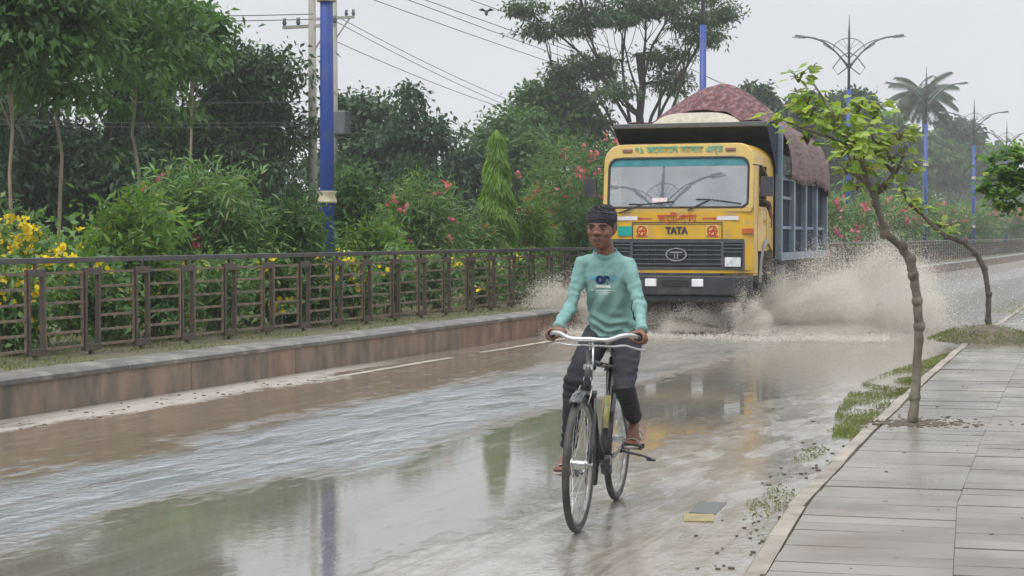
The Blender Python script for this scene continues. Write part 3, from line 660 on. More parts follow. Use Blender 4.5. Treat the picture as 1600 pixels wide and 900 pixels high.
for i, (s_, hh, lab) in enumerate([(52, 3.1, 'pink shrub just behind the truck body'), (58, 3.3, 'pink shrub seen under the young tree crown'), (64, 3.2, 'pink shrub between the two curved trunks'), (71, 3.4, 'pale pink shrub left of the palm lamp'),
                                   (79, 3.3, 'hazy shrub at the foot of the palm lamp'), (88, 3.5, 'hazy shrub between two far lamps'), (98, 3.4, 'hazy pink shrub past the far lamps'), (110, 3.5, 'hazy shrub near the end of the median'), (124, 3.6, 'faint shrub beside the road end'), (140, 3.8, 'faintest shrub farthest along the median')]):
    p = RW(-12.5+random.uniform(-.6, .6), s_, .3); shrub('shrub', p, hh-.3+random.uniform(-.3, .2), 2.0, 'leaf_oleander', lab, flowers='flower_pink', nf=34, group=SG, nclump=230, Lr=.3, narrow=.06, fsize=.17, cr=.32, lpc=20)
BG = 'low yellow flowered bushes behind the railing'
for px, lab, nf in ((10, 'low bush seen through the rails under the yellow shrub', 14), (165, 'dark low bush behind the third railing post', 3), (255, 'low dark bush behind the rails under the wide oleander', 2), (345, 'low bush behind the rails with dark leaves', 2), (425, 'low bush with yellow blooms left of the blue post', 12),
                    (480, 'low bush at the foot of the blue post', 8), (545, 'low yellow flowered bush just right of the blue post', 12), (610, 'low bush with one large yellow bloom', 6), (680, 'low leafy bush behind the middle rails', 3), (748, 'low bush with yellow blooms under the conical tree', 9), (810, 'low bush near the splashed end of the railing', 3)):
    p, z = tpos(px, -10.95); p.z = .32; shrub('low_bush', p, .92, .46, 'leaf_oleander', lab, 'bush', 'flower_yellow', nf*2, BG, nclump=110, Lr=.10, narrow=.035, fsize=.075, cr=.13, lpc=22, top=False)

# far undergrowth under the trees
def undergrowth():
    n = 60000; s = 20+rng.random(n)**1.5*330; t = -24.5-rng.random(n)*3; k = 1+s/90
    h = (.2+rng.random(n)**1.2*1.35)*(1.2+.5*np.sin(s*.35)+.35*np.sin(s*.9+1)); P = np.stack([s*ST+t*CT, s*CT-t*ST, h], 1)
    q = leaf_quads(P, rv(n)+np.array([0, 0, .3]), rv(n), .2*k, .10*k); o = npmesh('undergrowth', q, 4, M['leaf_mid']); tag(o, 'continuous green undergrowth below the distant trees', 'undergrowth', kind='stuff')
undergrowth()
# median grass
def blades(n, f, hmin, hmax, wd, name, label):
    T, S_, Z, keep = f(n); P = np.stack([S_*ST+T*CT, S_*CT-T*ST, Z], 1)[keep]; n = len(P)
    ax = unit(rng.normal(size=(n, 3))*.5+np.array([0, 0, 1])); q = leaf_quads(P, ax, rv(n), hmin+(hmax-hmin)*rng.random(n), np.full(n, wd), .25)
    tag(npmesh(name, q, 4, M['grass']), label, 'grass', kind='stuff')
def fg(n):
    s = 8+rng.random(n)**1.4*45; t = -9.36-rng.random(n)*5.4; d = np.array([mnoise.noise(Vector((a*.9, b*.9, 0))) for a, b in zip(t, s)]); return t, s, np.full(n, .325), d > -.22
blades(34000, fg, .03, .11, .012, 'median_grass', 'short uneven grass on the median behind the rails')
def kg(n):
    s = 12.5+rng.random(n)*9.5; off = rng.random(n)**1.3; t = np.array([kt(x) for x in s])-.02-off*(.14+.42*np.clip(np.sin((s-12.0)*.33), 0, 1)); d = np.array([mnoise.noise(Vector((a*3, b*1.6, 5))) for a, b in zip(t, s)]); return t, s, np.full(n, .004), d+.45*(rng.random(n)-.5) > .02
blades(17000, kg, .012, .045, .010, 'kerb_grass', 'strip of green grass growing along the kerb gutter')
def kg2(n):
    s = np.concatenate([8.8+rng.random(n//2)*5, 31+rng.random(n//2)*7]); off = rng.random(n//2*2)**1.3; t = np.array([kt(x) for x in s])+np.where(s > 25, .5, -.03)-off*np.where(s > 25, 1.0, .3); d = np.array([mnoise.noise(Vector((a*4, b*2.2, 9))) for a, b in zip(t, s)]); return t, s, np.where(s > 25, .12, .004), d > np.where(s > 25, -.3, .18)
blades(4200, kg2, .010, .035, .010, 'gutter_moss', 'thin patches of weeds in the gutter beside the kerb')
# dark litter and clods by the kerb
db = MB()
for _ in range(110):
    s_ = random.uniform(7.2, 15); t_ = kt(s_)-abs(random.gauss(0, .16))-.02; r = random.uniform(.004, .013)
    R = Matrix.Rotation(random.random()*6.28, 3, 'Z'); db.ell((t_, s_, .004), (r*1.6, r, r*.5), R, 6, 4)
for _ in range(120):
    s_ = random.uniform(7, 22); t_ = kt(s_)+random.uniform(.2, 3.2); r = random.uniform(.004, .012); db.ell((t_, s_, SW+.002), (r*1.8, r, r*.4), Matrix.Rotation(random.random()*6.28, 3, 'Z'), 6, 4)
for _ in range(60):
    s_ = random.uniform(8, 16); t_ = random.uniform(-8.95, -8.4); r = random.uniform(.006, .018); db.ell((t_, s_, .003), (r*1.5, r, r*.5), None, 6, 4)
o = road_obj('litter', db, mat('litter', (.06, .05, .035), (.11, .08, .05), .7, 20), None); tag(o, 'dark clods and wet leaf litter scattered by the kerb', 'litter', kind='stuff')
# soil collar of the first street tree, mound of the second
def mound(px, py, rx, ry, h, name, label, mt, grass=0):
    z = F*(CAMH-SW)/(py-368); c = at(px, py, z); n = 24; m = 8; vs = []; fs = []; me = MB()
    for i in range(m+1):
        q = i/m
        for j in range(n):
            a = 6.2832*j/n; w = 1+.13*math.sin(3*a+1)+.07*math.sin(7*a); vs.append((c.x+math.cos(a)*rx*q*w, c.y+math.sin(a)*ry*q*w, SW+.006-.03*(q > .99)+h*(1-q*q)**1.2*(1+.12*mnoise.noise(Vector((a*2, q*4, 0))))))
    for i in range(m):
        for j in range(n): j2 = (j+1) % n; fs.append((i*n+j, i*n+j2, (i+1)*n+j2, (i+1)*n+j))
    me.add(vs, fs, True); o = obj(name, me, mt); tag(o, label, 'soil mound'); return c
c1_ = at(1425, 662, F*(CAMH-SW)/(662-368)); sc_ = MB()
for _ in range(420):
    a_ = random.random()*6.283; q_ = abs(random.gauss(0, .42)); r = random.uniform(.004, .016)
    sc_.ell((c1_.x+math.cos(a_)*q_*.62, c1_.y+math.sin(a_)*q_*.42, SW+.003), (r*1.6, r*1.2, r*.45), Matrix.Rotation(a_*3, 3, 'Z'), 6, 4)
tag(obj('soil_crumbs', sc_, M['soil']), 'brown soil crumbs scattered round the nearer street tree', 'soil', kind='stuff')
c2 = mound(1540, 532, .62, .75, .20, 'soil_mound', 'soil heap with grass at the foot of the farther street tree', M['soil'])
n = 5200; a = rng.random(n)*6.28; q = rng.random(n)**.5; keep = ((q > .55) & (rng.random(n) < .75)) | (rng.random(n) < .12); P = np.stack([c2.x+np.cos(a)*q*.75, c2.y+np.sin(a)*q*.95, SW+.20*np.clip(1-q*q, 0, 1)**1.2], 1)[keep]; n = len(P)
tag(npmesh('mound_grass', leaf_quads(P, unit(rng.normal(size=(n, 3))*.6+np.array([0, 0, .8])), rv(n), .025+.04*rng.random(n), np.full(n, .010)), 4, M['grass']), 'grass tufts growing round the soil heap', 'grass', kind='stuff')
# yellow tipped block lying in the wet road
pt = MB(); z = F*CAMH/(812-368); c = at(1092, 812, z)
pt.box((c.x, c.y, .003), (.16, .24, .008), Matrix.Rotation(-.12, 3, 'Z')); br = empty('broken_paver', (0, 0, 0), 0, 'small yellow painted paver lying in the wet gutter', 'paver')
obj('painted_face', pt, mat('yellow_paver', (.33, .25, .08), (.20, .16, .07), .35, 12), br)
pt = MB(); pt.box((c.x+.09, c.y+.34, .002), (.15, .40, .006), Matrix.Rotation(-.28, 3, 'Z')); obj('dull_end', pt, mat('dull_paver', (.09, .11, .10), (.07, .08, .07), .3, 12), br)

# street trees
def bigleaf(P, ax, nr, size):                                          # heart shaped leaves, 6-gon each
    ax = unit(ax); sd = unit(np.cross(ax, nr)); up = unit(np.cross(sd, ax)); s = size[:, None]
    pts = [P, P+ax*s*.12+sd*s*.34+up*s*.02, P+ax*s*.5+sd*s*.40-up*s*.03, P+ax*s*1.05-up*s*.22, P+ax*s*.5-sd*s*.40-up*s*.03, P+ax*s*.12-sd*s*.34+up*s*.02]
    return np.stack(pts, 1)
def street_tree(name, Y, trunk, limbs, clumps, label, leafm, seed, dY=.0, lsize=.085, bark='bark_street', dens=1.2):
    base = at(trunk[0][0], trunk[0][1], Y); base.z = SW; root = empty(name, base, 0, label, 'tree', 'young street trees on the sidewalk')
    k = Y/F; mb = MB(); B = base
    def pt(px, py, dy=0): return at(px, py, Y)+Vector((0, dy, 0))-B
    tr_ = [pt(a[0], a[1]) for a in trunk]; pp = []; rr_ = []
    for i in range(len(tr_)-1):
        for j in range(5): u = j/5; pp.append(tr_[i].lerp(tr_[i+1], u)+Vector((random.gauss(0, .0022), random.gauss(0, .004), 0))); rr_.append((trunk[i][2]*(1-u)+trunk[i+1][2]*u)*k*.88*random.uniform(.92, 1.09))
    pp.append(tr_[-1]); rr_.append(trunk[-1][2]*k*.8); mb.tube(pp, rr_, 12)
    for a in trunk[1:-1]:
        if random.random() < .6: mb.ell(pt(a[0]+random.uniform(-3, 3), a[1]), (a[2]*k*1.15, a[2]*k*1.1, a[2]*k*1.3), None, 8, 6)
    for lb in limbs: mb.tube([pt(a[0], a[1], a[3] if len(a) > 3 else 0) for a in lb], [a[2]*k for a in lb], 8)
    P = []; AX = []
    for cx, cy_, r, n_, dy in clumps:
        for _ in range(int(n_*dens)):
            d = Vector((random.gauss(0, 1), random.gauss(0, 1), random.gauss(0, .55))); q = pt(cx, cy_, dy)+d*r*k*.55; P.append(q); AX.append((d.x+random.gauss(0, .5), d.y-.3+random.gauss(0, .5), -.15+random.gauss(0, .35)))
        c0 = pt(cx, cy_, dy)
        for _ in range(9):
            e = c0+Vector((random.uniform(-1, 1), random.uniform(-1, 1), random.uniform(-.5, .5)))*r*k*.8; mb.tube([c0+Vector((0, 0, -r*k*.6)), c0.lerp(e, .5), e], [.006, .005, .003], 5, caps=False)
    obj('trunk', mb, M[bark], root)
    P = np.array(P); AX = np.array(AX); n = len(P); nr = unit(rng.normal(size=(n, 3))*.35+np.array([0, -.25, 1]))
    npmesh('crown', bigleaf(P, AX, nr, lsize*(.6+.6*rng.random(n))), 6, M[leafm], root)
    return root
Y1 = F*(CAMH-SW)/(662-368)
street_tree('street_tree', Y1, [(1425, 664, 9.5), (1430, 620, 8.5), (1434, 560, 8), (1437, 510, 8.5), (1433, 470, 8), (1428, 430, 8), (1421, 405, 8.5), (1408, 385, 7.5), (1385, 365, 7), (1376, 340, 6.5), (1370, 318, 6.5), (1364, 300, 8)],
    [[(1366, 302, 6), (1352, 285, 5, -.05), (1345, 262, 4, -.1), (1330, 235, 3, -.15), (1305, 205, 2.5, -.2), (1285, 160, 2, -.1), (1262, 120, 1.5, -.05)],
     [(1370, 300, 6), (1392, 285, 5, .1), (1405, 270, 4.5, .15), (1396, 258, 3, .2), (1380, 240, 2.5, .2), (1370, 205, 2, .2), (1375, 170, 1.5, .2)],
     [(1405, 272, 3.5, .15), (1412, 255, 2.5, .1), (1420, 225, 2, .1)], [(1352, 285, 4), (1335, 278, 4, -.2), (1318, 272, 3.5, -.3), (1312, 262, 2.5, -.3)],
     [(1330, 235, 2.5, -.15), (1290, 215, 2, -.1), (1250, 200, 1.6, 0), (1215, 180, 1.2, 0)], [(1345, 262, 3, -.1), (1355, 230, 2, .1), (1350, 190, 1.5, .1)]],
    [(1262, 172, 32, 44, 0), (1215, 183, 20, 14, .05), (1300, 185, 36, 50, -.1), (1262, 148, 24, 30, 0), (1248, 118, 18, 12, 0), (1268, 104, 14, 8, 0), (1330, 205, 40, 60, -.15), (1310, 228, 30, 26, -.2), (1345, 160, 26, 26, .1), (1375, 165, 28, 32, .2),
     (1320, 245, 30, 28, -.3), (1370, 215, 32, 40, .2), (1410, 208, 24, 24, .1), (1400, 240, 24, 22, .1), (1345, 262, 26, 22, 0), (1310, 262, 22, 10, -.3), (1425, 258, 24, 14, .1), (1265, 210, 24, 14, .1), (1380, 290, 18, 8, 0), (1330, 290, 14, 6, -.2)],
    'young street tree with curved trunk and broad lime green leaves, nearest to the road\'s edge', 'leaf_lime', 1)
Y2 = F*(CAMH-SW)/(528-368)*.985
street_tree('street_tree', Y2, [(1549, 530, 7), (1544, 500, 5), (1545, 460, 4.8), (1538, 420, 4.8), (1525, 395, 4.8), (1505, 378, 4.5), (1480, 370, 4.2), (1460, 355, 3.8), (1440, 335, 3.2), (1422, 320, 3), (1410, 300, 2.2), (1406, 285, 2)],
    [[(1460, 355, 3), (1478, 352, 2, .1), (1490, 350, 1.5, .1)], [(1549, 528, 5), (1535, 534, 3, -.1), (1528, 540, 2, -.15)]],
    [(1425, 312, 14, 16, 0), (1440, 325, 12, 12, 0), (1470, 350, 14, 14, .1), (1488, 358, 12, 10, .1), (1412, 296, 8, 6, 0), (1400, 255, 16, 12, .1)],
    'thin leaning street tree with dark sinuous trunk growing from the soil heap', 'leaf_lime', 2, lsize=.12, bark='bark_wet')
Y3 = 17.5
street_tree('street_tree', Y3, [(1680, 590, 9), (1672, 500, 8), (1660, 420, 7), (1650, 340, 6), (1640, 290, 5)], [[(1645, 320, 5), (1615, 290, 4), (1580, 270, 2.5)], [(1640, 290, 4), (1600, 250, 3), (1570, 240, 2)]],
    [(1590, 238, 26, 150, 0), (1562, 268, 28, 150, 0), (1600, 280, 34, 220, .1), (1565, 300, 26, 120, 0), (1540, 292, 16, 46, 0), (1580, 322, 22, 80, .1), (1548, 245, 14, 30, 0), (1630, 250, 40, 120, .2), (1640, 310, 40, 120, .1)],
    'dense bright green street tree reaching in from the right edge', 'leaf_fresh', 3, lsize=.075, dens=1.2)

# yellow framed panel beyond the median, tin roofed shed, bird
p, z = tpos(853, -20); r = empty('framed_panel', (p.x, p.y, 0), 0, 'yellow framed slatted grey panel behind the fence', 'panel')
k = z/F; fm = MB(); W_ = 66*k; h1 = hz(337, z)
for a, b2 in (((-W_/2, 0, .2), (-W_/2, 0, h1)), ((W_/2, 0, .2), (W_/2, 0, h1)), ((-W_/2, 0, h1), (W_/2, 0, h1))): fm.bar(a, b2, .07, .07, (0, 1, 0))
obj('frame', fm, mat('old_yellow', (.42, .33, .10), (.3, .24, .1), .6), r)
pn = MB()
for i in range(14): pn.box((0, .05, .5+i*(h1-.65)/14), (W_*.94, .03, (h1-.65)/14*.62), Matrix.Rotation(.2, 3, 'X'))
obj('slats', pn, mat('slat_grey', (.24, .25, .28), (.15, .15, .17), .5, 8), r)
p, z = tpos(60, -29); sb = MB(); sb.box((0, 0, 1.1), (6, 4, 2.2)); r = empty('tin_shed', (p.x, p.y, 0), -TH, 'pale blue tin roofed shed glimpsed between the left trees', 'shed'); obj('wall', sb, mat('shed_wall', (.3, .36, .4), (.22, .25, .27), .7), r)
sb = MB()
for i in range(40): x = -3.3+i*.165; sb.add([(x, -2.4, 2.15), (x+.083, -2.4, 2.19), (x+.083, 0, 3.05), (x, 0, 3.01)], [(0, 1, 2, 3)]); sb.add([(x+.083, -2.4, 2.19), (x+.165, -2.4, 2.15), (x+.165, 0, 3.01), (x+.083, 0, 3.05)], [(0, 1, 2, 3)])
obj('roof', sb, mat('tin_roof', (.42, .5, .55), (.3, .36, .4), .4, 2), r)
bm_ = MB(); c = at(760, 20, 45); bm_.ell(c, (.05, .15, .05), Matrix.Rotation(.6, 3, 'X')); bm_.ell(c+Vector((0, -.14, -.05)), (.03, .045, .03))
for sg in (-1, 1): bm_.add([c+Vector((0, -.06, .03)), c+Vector((sg*.1, -.05, .12)), c+Vector((sg*.22, .06, .08)), c+Vector((sg*.1, .07, .05)), c+Vector((0, .06, .03))], [(0, 1, 2, 3, 4)])
tag(obj('bird', bm_, M['wire']), 'small dark bird flying in the open sky', 'bird')
# ------------------------------------------------------------------ tipper truck (x forward, y its left, z up)
M['yellow'] = mat('yellow_cab_paint', (.66, .40, .018), (.56, .33, .025), .36, 2, coat=.2, dirt=((.36, .26, .14), 4.5, .8))
M['yellow_roof'] = mat('faded_yellow', (.66, .46, .12), (.56, .40, .12), .4, 3, dirt=((.45, .34, .2), 4, .5))
M['black'] = mat('black_trim', (.022, .024, .03), (.035, .037, .045), .5, 4, dirt=((.12, .11, .10), 5, .4))
M['grille'] = mat('grille_grey', (.045, .055, .075), (.06, .07, .09), .45, 4, dirt=((.14, .13, .12), 5, .4))
M['tip_dark'] = mat('tipper_navy', (.010, .020, .043), (.017, .030, .058), .8, 2, dirt=((.06, .065, .075), 3, .4), spec=.2)
M['tip_blue'] = mat('tipper_blue', (.20, .26, .32), (.14, .19, .25), .5, 3, dirt=((.22, .20, .17), 5, .5))
M['tyre'] = mat('tyre_rubber', (.02, .02, .02), (.05, .045, .04), .7, 8)
M['steel'] = mat('steel', (.45, .46, .48), (.3, .3, .32), .35, 6, metal=.8)
M['orange_lens'] = mat('orange_lens', (.50, .13, .02), (.4, .09, .02), .25, 5)
M['red_paint'] = mat('red_lettering', (.55, .09, .03), (.48, .07, .03), .5, 5)
M['green_paint'] = mat('green_lettering', (.10, .33, .20), (.16, .36, .22), .5, 5)
M['sticker_red'] = mat('red_sticker', (.52, .05, .02), None, .5)
M['teal'] = mat('teal_sticker', (.0, .36, .29), (.0, .30, .25), .4)
TRZ = math.pi/2+rad(18.5)                                             # forward = (-sin, -cos)
fwd = Vector((-math.sin(rad(18.5)), -math.cos(rad(18.5)), 0)); lft = Vector((-fwd.y, fwd.x, 0))
corner = Vector((3.70, 25.5, 0)); torg = corner - lft*1.2
truck = empty('tipper_truck', torg, math.atan2(fwd.y, fwd.x), 'yellow cabbed tipper truck with navy load body driving through flood water', 'truck')
def pull(z): return 0 if z < 1.95 else -(z-1.95)*.125
def rr_hit(ang, hy, hz_, rt, rb):                                      # ray from centre to rounded rectangle outline
    cy_, sy_ = math.cos(ang), math.sin(ang); lo, hi = 0, 4
    for _ in range(30):
        m_ = (lo+hi)/2; y, z = abs(m_*cy_), m_*sy_; r = rt if z > 0 else rb; qx, qz = y-(hy-r), abs(z)-(hz_-r)
        d = math.hypot(max(qx, 0), max(qz, 0))+min(max(qx, qz), 0)-r
        if d < 0: lo = m_
        else: hi = m_
    return lo*cy_, lo*sy_
NA = 96; ZC = 2.43
outer = []; inner = []; inner_g = []
for i in range(NA):
    a = 2*math.pi*(i+.5)/NA; y, z = rr_hit(a, 1.2, .53, .27, .005); outer.append((y, ZC+z))
    y, z = rr_hit(a, 1.105, .385, .15, .09); inner.append((y, ZC-.075+z))
    y, z = rr_hit(a, 1.125, .405, .16, .10); inner_g.append((y, ZC-.075+z))
cab = MB()
def ring(pts, dx=0, sc=1): return [(pull(z)+dx, y*sc, (z-ZC)*sc+ZC if z > 2.6 else z) for y, z in pts]
ro = ring(outer, -.03); rf = ring(outer, 0, .985); ri = ring(inner_g, .004)
k = cab.add(rf+ri, [(i, (i+1) % NA, NA+(i+1) % NA, NA+i) for i in range(NA)], True)
k = cab.add(rf+ro, [(i, NA+i, NA+(i+1) % NA, (i+1) % NA) for i in range(NA)], True)
obj('windscreen_surround', cab, M['yellow_roof'], truck)
# side and roof shell with open door windows
sh_ = MB(); X = [-.03, -.06, -.38, -1.12, -1.72, -1.76]; zs = [.95, 1.30, 1.98, 2.12, 2.62]
prof = [(1.2, z) for z in zs]+[(1.19, 2.69)]+[(1.2-.27+.27*math.cos(q), 2.69+.27*math.sin(q)) for q in [rad(15*i) for i in range(1, 7)]]+[(.5, 2.975), (0, 2.98)]
def cell_open(i, j): return j == 2 and 2 <= i <= 3 or (j == 2 and i == 3)
for sg in (-1, 1):
    for j in range(5):
        for i in range(len(prof)-1):
            (y0, z0), (y1, z1) = prof[i], prof[i+1]
            if j in (2,) and z0 >= 1.98 and z1 <= 2.63: continue
            if j in (1, 2, 3) and z1 <= 1.31: 
                if j == 3 or (j == 2): continue
            def V_(xj, y, z): return (xj+(pull(z) if xj > -.5 else 0), sg*y, z)
            f = [V_(X[j], y0, z0), V_(X[j+1], y0, z0), V_(X[j+1], y1, z1), V_(X[j], y1, z1)]
            sh_.add(f, [(0, 1, 2, 3)], i > 5)
sh_.add([(-1.76, -1.2, .95), (-1.76, 1.2, .95), (-1.76, 1.2, 2.7), (-1.76, .93, 2.96), (-1.76, -.93, 2.96), (-1.76, -1.2, 2.7)], [(0, 1, 2, 3, 4, 5)])
obj('cab_shell', sh_, M['yellow'], truck)
fr = MB()                                                              # lower front
n_ = 14; ys = [-1.2+2.4*i/n_ for i in range(n_+1)]
def fx(y): return -.05*abs(y/1.2)**5
for z0, z1 in ((.95, 1.0), (1.46, 1.98)):
    for a, b2 in zip(ys, ys[1:]): fr.add([(fx(a), a, z0), (fx(b2), b2, z0), (fx(b2), b2, z1), (fx(a), a, z1)], [(0, 1, 2, 3)], True)
for sg in (-1, 1): fr.add([(fx(1.2), sg*1.2, 1.0), (0, sg*1.06, 1.0), (0, sg*1.06, 1.46), (fx(1.2), sg*1.2, 1.46)], [(0, 1, 2, 3)])
obj('front_panel', fr, M['yellow'], truck)
dx = MB(); dx.box((-.6, 0, 1.97), (1.1, 2.34, .03)); dx.box((-.25, 0, 1.9), (.4, 2.3, .10)); obj('dashboard', dx, mat('beige_dash', (.5, .42, .3), None, .6), truck)
hd = MB()
for z in (1.735,): hd.box((.004, 0, z), (.008, 1.42, .012))
for y in (-.71, .71): hd.box((.004, y, 1.60), (.008, .012, .27))
hd.box((.004, 0, 1.468), (.008, 2.1, .012)); hd.box((.003, 0, 1.705), (.006, 1.40, .006)); hd.box((-.045, 0, 1.93), (.05, 2.2, .012))
obj('panel_gap', hd, M['black'], truck)
# windscreen
gl = MB(); c0 = (pull(ZC-.075)-.012, 0, ZC-.075)
gl.add([(pull(z)-.012, y, z) for y, z in inner], [tuple(range(NA))])
m_, n, l, b, o = mk('sky_sheen_glass'); b.inputs['Base Color'].default_value = (.27, .31, .35, 1); b.inputs['Roughness'].default_value = .012; b.inputs['IOR'].default_value = 2.6; b.inputs['Specular IOR Level'].default_value = .9  # grey-blue base colour imitates bright sky reflected on the glass
t_ = n.new('ShaderNodeBsdfTransparent'); t_.inputs[0].default_value = (.82, .9, .92, 1); x_ = n.new('ShaderNodeMixShader'); nz_ = n.new('ShaderNodeTexNoise'); nz_.inputs['Scale'].default_value = 2.3; nz_.inputs['Detail'].default_value = 6
mr_ = n.new('ShaderNodeMapRange'); mr_.inputs[1].default_value = .3; mr_.inputs[2].default_value = .7; mr_.inputs[3].default_value = .22; mr_.inputs[4].default_value = .42
tcx = n.new('ShaderNodeTexCoord'); l.new(tcx.outputs['Object'], nz_.inputs['Vector']); l.new(nz_.outputs[0], mr_.inputs[0]); l.new(mr_.outputs[0], x_.inputs[0]); l.new(b.outputs[0], x_.inputs[1]); l.new(t_.outputs[0], x_.inputs[2]); l.new(x_.outputs[0], o.inputs['Surface'])
ws = obj('windscreen', gl, m_, truck)
tb = MB(); tb.add([(pull(z)-.006, y, z) for y, z in [p for p in inner if p[1] > 2.61]], [tuple(range(len([p for p in inner if p[1] > 2.61])))]); obj('tint_band', tb, mat('teal_tint', (.03, .19, .22), (.05, .24, .27), .15), ws)
gk = MB(); gk.tube([(pull(z)+.004, y, z) for y, z in inner], .017, 6, closed=True); obj('gasket', gk, M['black'], ws)
dc = MB(); dc.box((pull(2.12)+.0, -.28, 2.075), (.006, .24, .085), Matrix.Rotation(-.17, 3, 'Y')); obj('decal', dc, mat('pale_decal', (.7, .62, .62), (.6, .3, .3), .4, 30, contrast=(.55, .6)), ws)
for y0, dy, zt in ((.62, -.85, .065), (.30, .5, .16)):
    pass
for a, b2, c3 in (((.03, -.92, 1.88), (.0, -.55, 2.02), (-.01, -.05, 2.06)), ((.03, .18, 1.92), (-.01, .52, 2.09), (-.0, 1.0, 2.02))):
    w = MB(); w.tube([a, b2], .012, 6); w.tube([(b2[0], b2[1]-.22, b2[2]-.0), b2, c3], .010, 6); obj('wiper', w, M['black'], truck)
# grille and headlights
gr = MB()
gr.box((-.06, 0, 1.23), (.05, 2.12, .46)); gr.box((-.01, 0, 1.435), (.05, 2.12, .035)); gr.box((-.01, 0, 1.02), (.05, 2.12, .035))
for y in (-1.05, -.72, .72, 1.05): gr.box((-.008, y, 1.228), (.055, .045 if abs(y) < 1 else .03, .40))
for i in range(5): gr.box((.0, 0, 1.085+i*.072), (.06, 1.40, .020))
for y in (-.45, -.2, .2, .45): gr.box((-.012, y, 1.228), (.04, .016, .36))
for sg in (-1, 1):
    for i in range(3): gr.box((.0, sg*.885, 1.275+i*.055), (.055, .29, .018))
go = obj('grille', gr, M['grille'], truck, .004)
em = MB(); em.disc((.04, 0, 1.235), (1, 0, 0), .17, .02, 28, .145); 
for v in list(range(len(em.v))): x, y, z = em.v[v]; em.v[v] = (x, y, 1.235+(z-1.235)*.62)
em.bar((.04, -.10, 1.27), (.04, .10, 1.27), .012, .018); em.bar((.04, -.022, 1.17), (.04, -.022, 1.265), .018, .012, (0, 1, 0)); em.bar((.04, .022, 1.17), (.04, .022, 1.265), .018, .012, (0, 1, 0))
obj('emblem', em, M['steel'], go)
for sg in (-1, 1):
    h = MB(); h.box((.005, sg*.885, 1.12), (.05, .28, .17)); ho = obj('headlight', h, M['black'], truck, .01)
    q = MB(); q.box((.028, sg*.885, 1.12), (.02, .25, .145)); obj('lens', q, mat('headlamp_glass', (.50, .54, .56), (.75, .78, .8), .12, 14, spec=.9), ho, .012)
    q = MB(); q.box((.002-.02, sg*1.105, 1.60), (.04, .17, .09)); obj('indicator_lamp', q, M['orange_lens'], truck, .008)
    q = MB(); q.box((pull(2.87)+.012, sg*.82, 2.862), (.035, .16, .055)); obj('marker_lamp', q, mat('marker_lens', (.28, .13, .10), None, .3), truck, .01)
    q = MB(); q.box((.003, sg*.80+(.0), 1.80), (.006, .34, .062)); obj('reflective_strip', q, M['white'], truck)
q = MB(); q.box((.004, -.83, 1.60), (.008, .22, .15)); obj('teal_sticker', q, M['teal'], truck)
for sg in (-1, 1):
    s_ = MB(); s_.box((.003, sg*.56, 1.605), (.006, .21, .18)); so = obj('square_decal', s_, M['yellow_roof'], truck)
    r2_ = MB(); r2_.disc((.009, sg*.56, 1.60), (1, 0, 0), .085, .006, 20, .064); r2_.bar((.009, sg*.56-.06, 1.60), (.009, sg*.56+.06, 1.60), .006, .02); r2_.bar((.009, sg*.56-.035, 1.55), (.009, sg*.56+.03, 1.65), .006, .02); r2_.bar((.009, sg*.56+.035, 1.54), (.009, sg*.56+.035, 1.62), .006, .018, (0, 1, 0)); r2_.bar((.009, sg*.56-.09, 1.525), (.009, sg*.56+.09, 1.525), .006, .014)
    obj('red_mark', r2_, M['sticker_red'], so)
def lettering(name, body, size, pos, mt, wide=None, bold=.01, tilt=0, parent=truck):
    me = text_mesh(body, size, bold, .004); vs = [v.co.copy() for v in me.vertices]
    if not vs: return
    w = max(v.x for v in vs)-min(v.x for v in vs); k = (wide/w) if wide else 1
    cx = (max(v.x for v in vs)+min(v.x for v in vs))/2
    R = Matrix.Rotation(tilt, 3, 'Y')
    for v in me.vertices: c_ = v.co; v.co = Vector(pos)+R @ Vector((c_.z, (c_.x-cx)*k, c_.y))
    link(name, me, mt, parent)
lettering('name_lettering', 'TATA', .145, (.010, 0, 1.605), M['black'], .36, .008)
lettering('red_lettering', '\u099c\u09b0\u09c1\u09b0\u09c0-\u09aa\u09a3\u09cd\u09af', .15, (.006, 0, 1.80), M['red_paint'], .62, .004)
lettering('roof_lettering', '\u09ed\u09e7 \u099c\u09c7\u09a8\u09be\u09b0\u09c7\u09b2 \u09b8\u09b0\u09a6\u09be\u09b0 \u098f\u09a8\u09cd\u09a1', .14, (pull(2.865)+.012, .0, 2.87), M['green_paint'], 1.40, .003, -.17)
ar = MB()
for sg in (-1, 1): ar.bar((.005, sg*.40, 1.795), (.005, sg*.60, 1.795), .006, .018); ar.prism([(.003, sg*.58 if sg > 0 else sg*.58, 1.77), (.003, sg*.58, 1.82), (.003, sg*.64, 1.795)], (0, 0, 0), (.005, 0, 0))
obj('painted_arrows', ar, M['red_paint'], truck)
# bumper
bp_ = MB(); bp_.box((.02, 0, .76), (.22, 2.36, .30)); bp_.box((.0, 0, .55), (.12, 2.1, .10)); bo = obj('bumper', bp_, M['black'], truck, .02)
q = MB(); q.box((.135, 0, .80), (.02, .42, .11)); obj('number_plate', q, mat('dark_plate', (.012, .013, .016), (.02, .02, .025), .4), bo, .004)
for y in (-.38, .36):
    q = MB(); q.box((.14, y, .80), (.03, .18, .12)); obj('fog_lamp', q, M['lens'], bo, .01)
st = MB(); st.box((-.9, 0, .925), (1.6, 2.36, .035)); obj('sill_trim', st, M['yellow_roof'], truck)
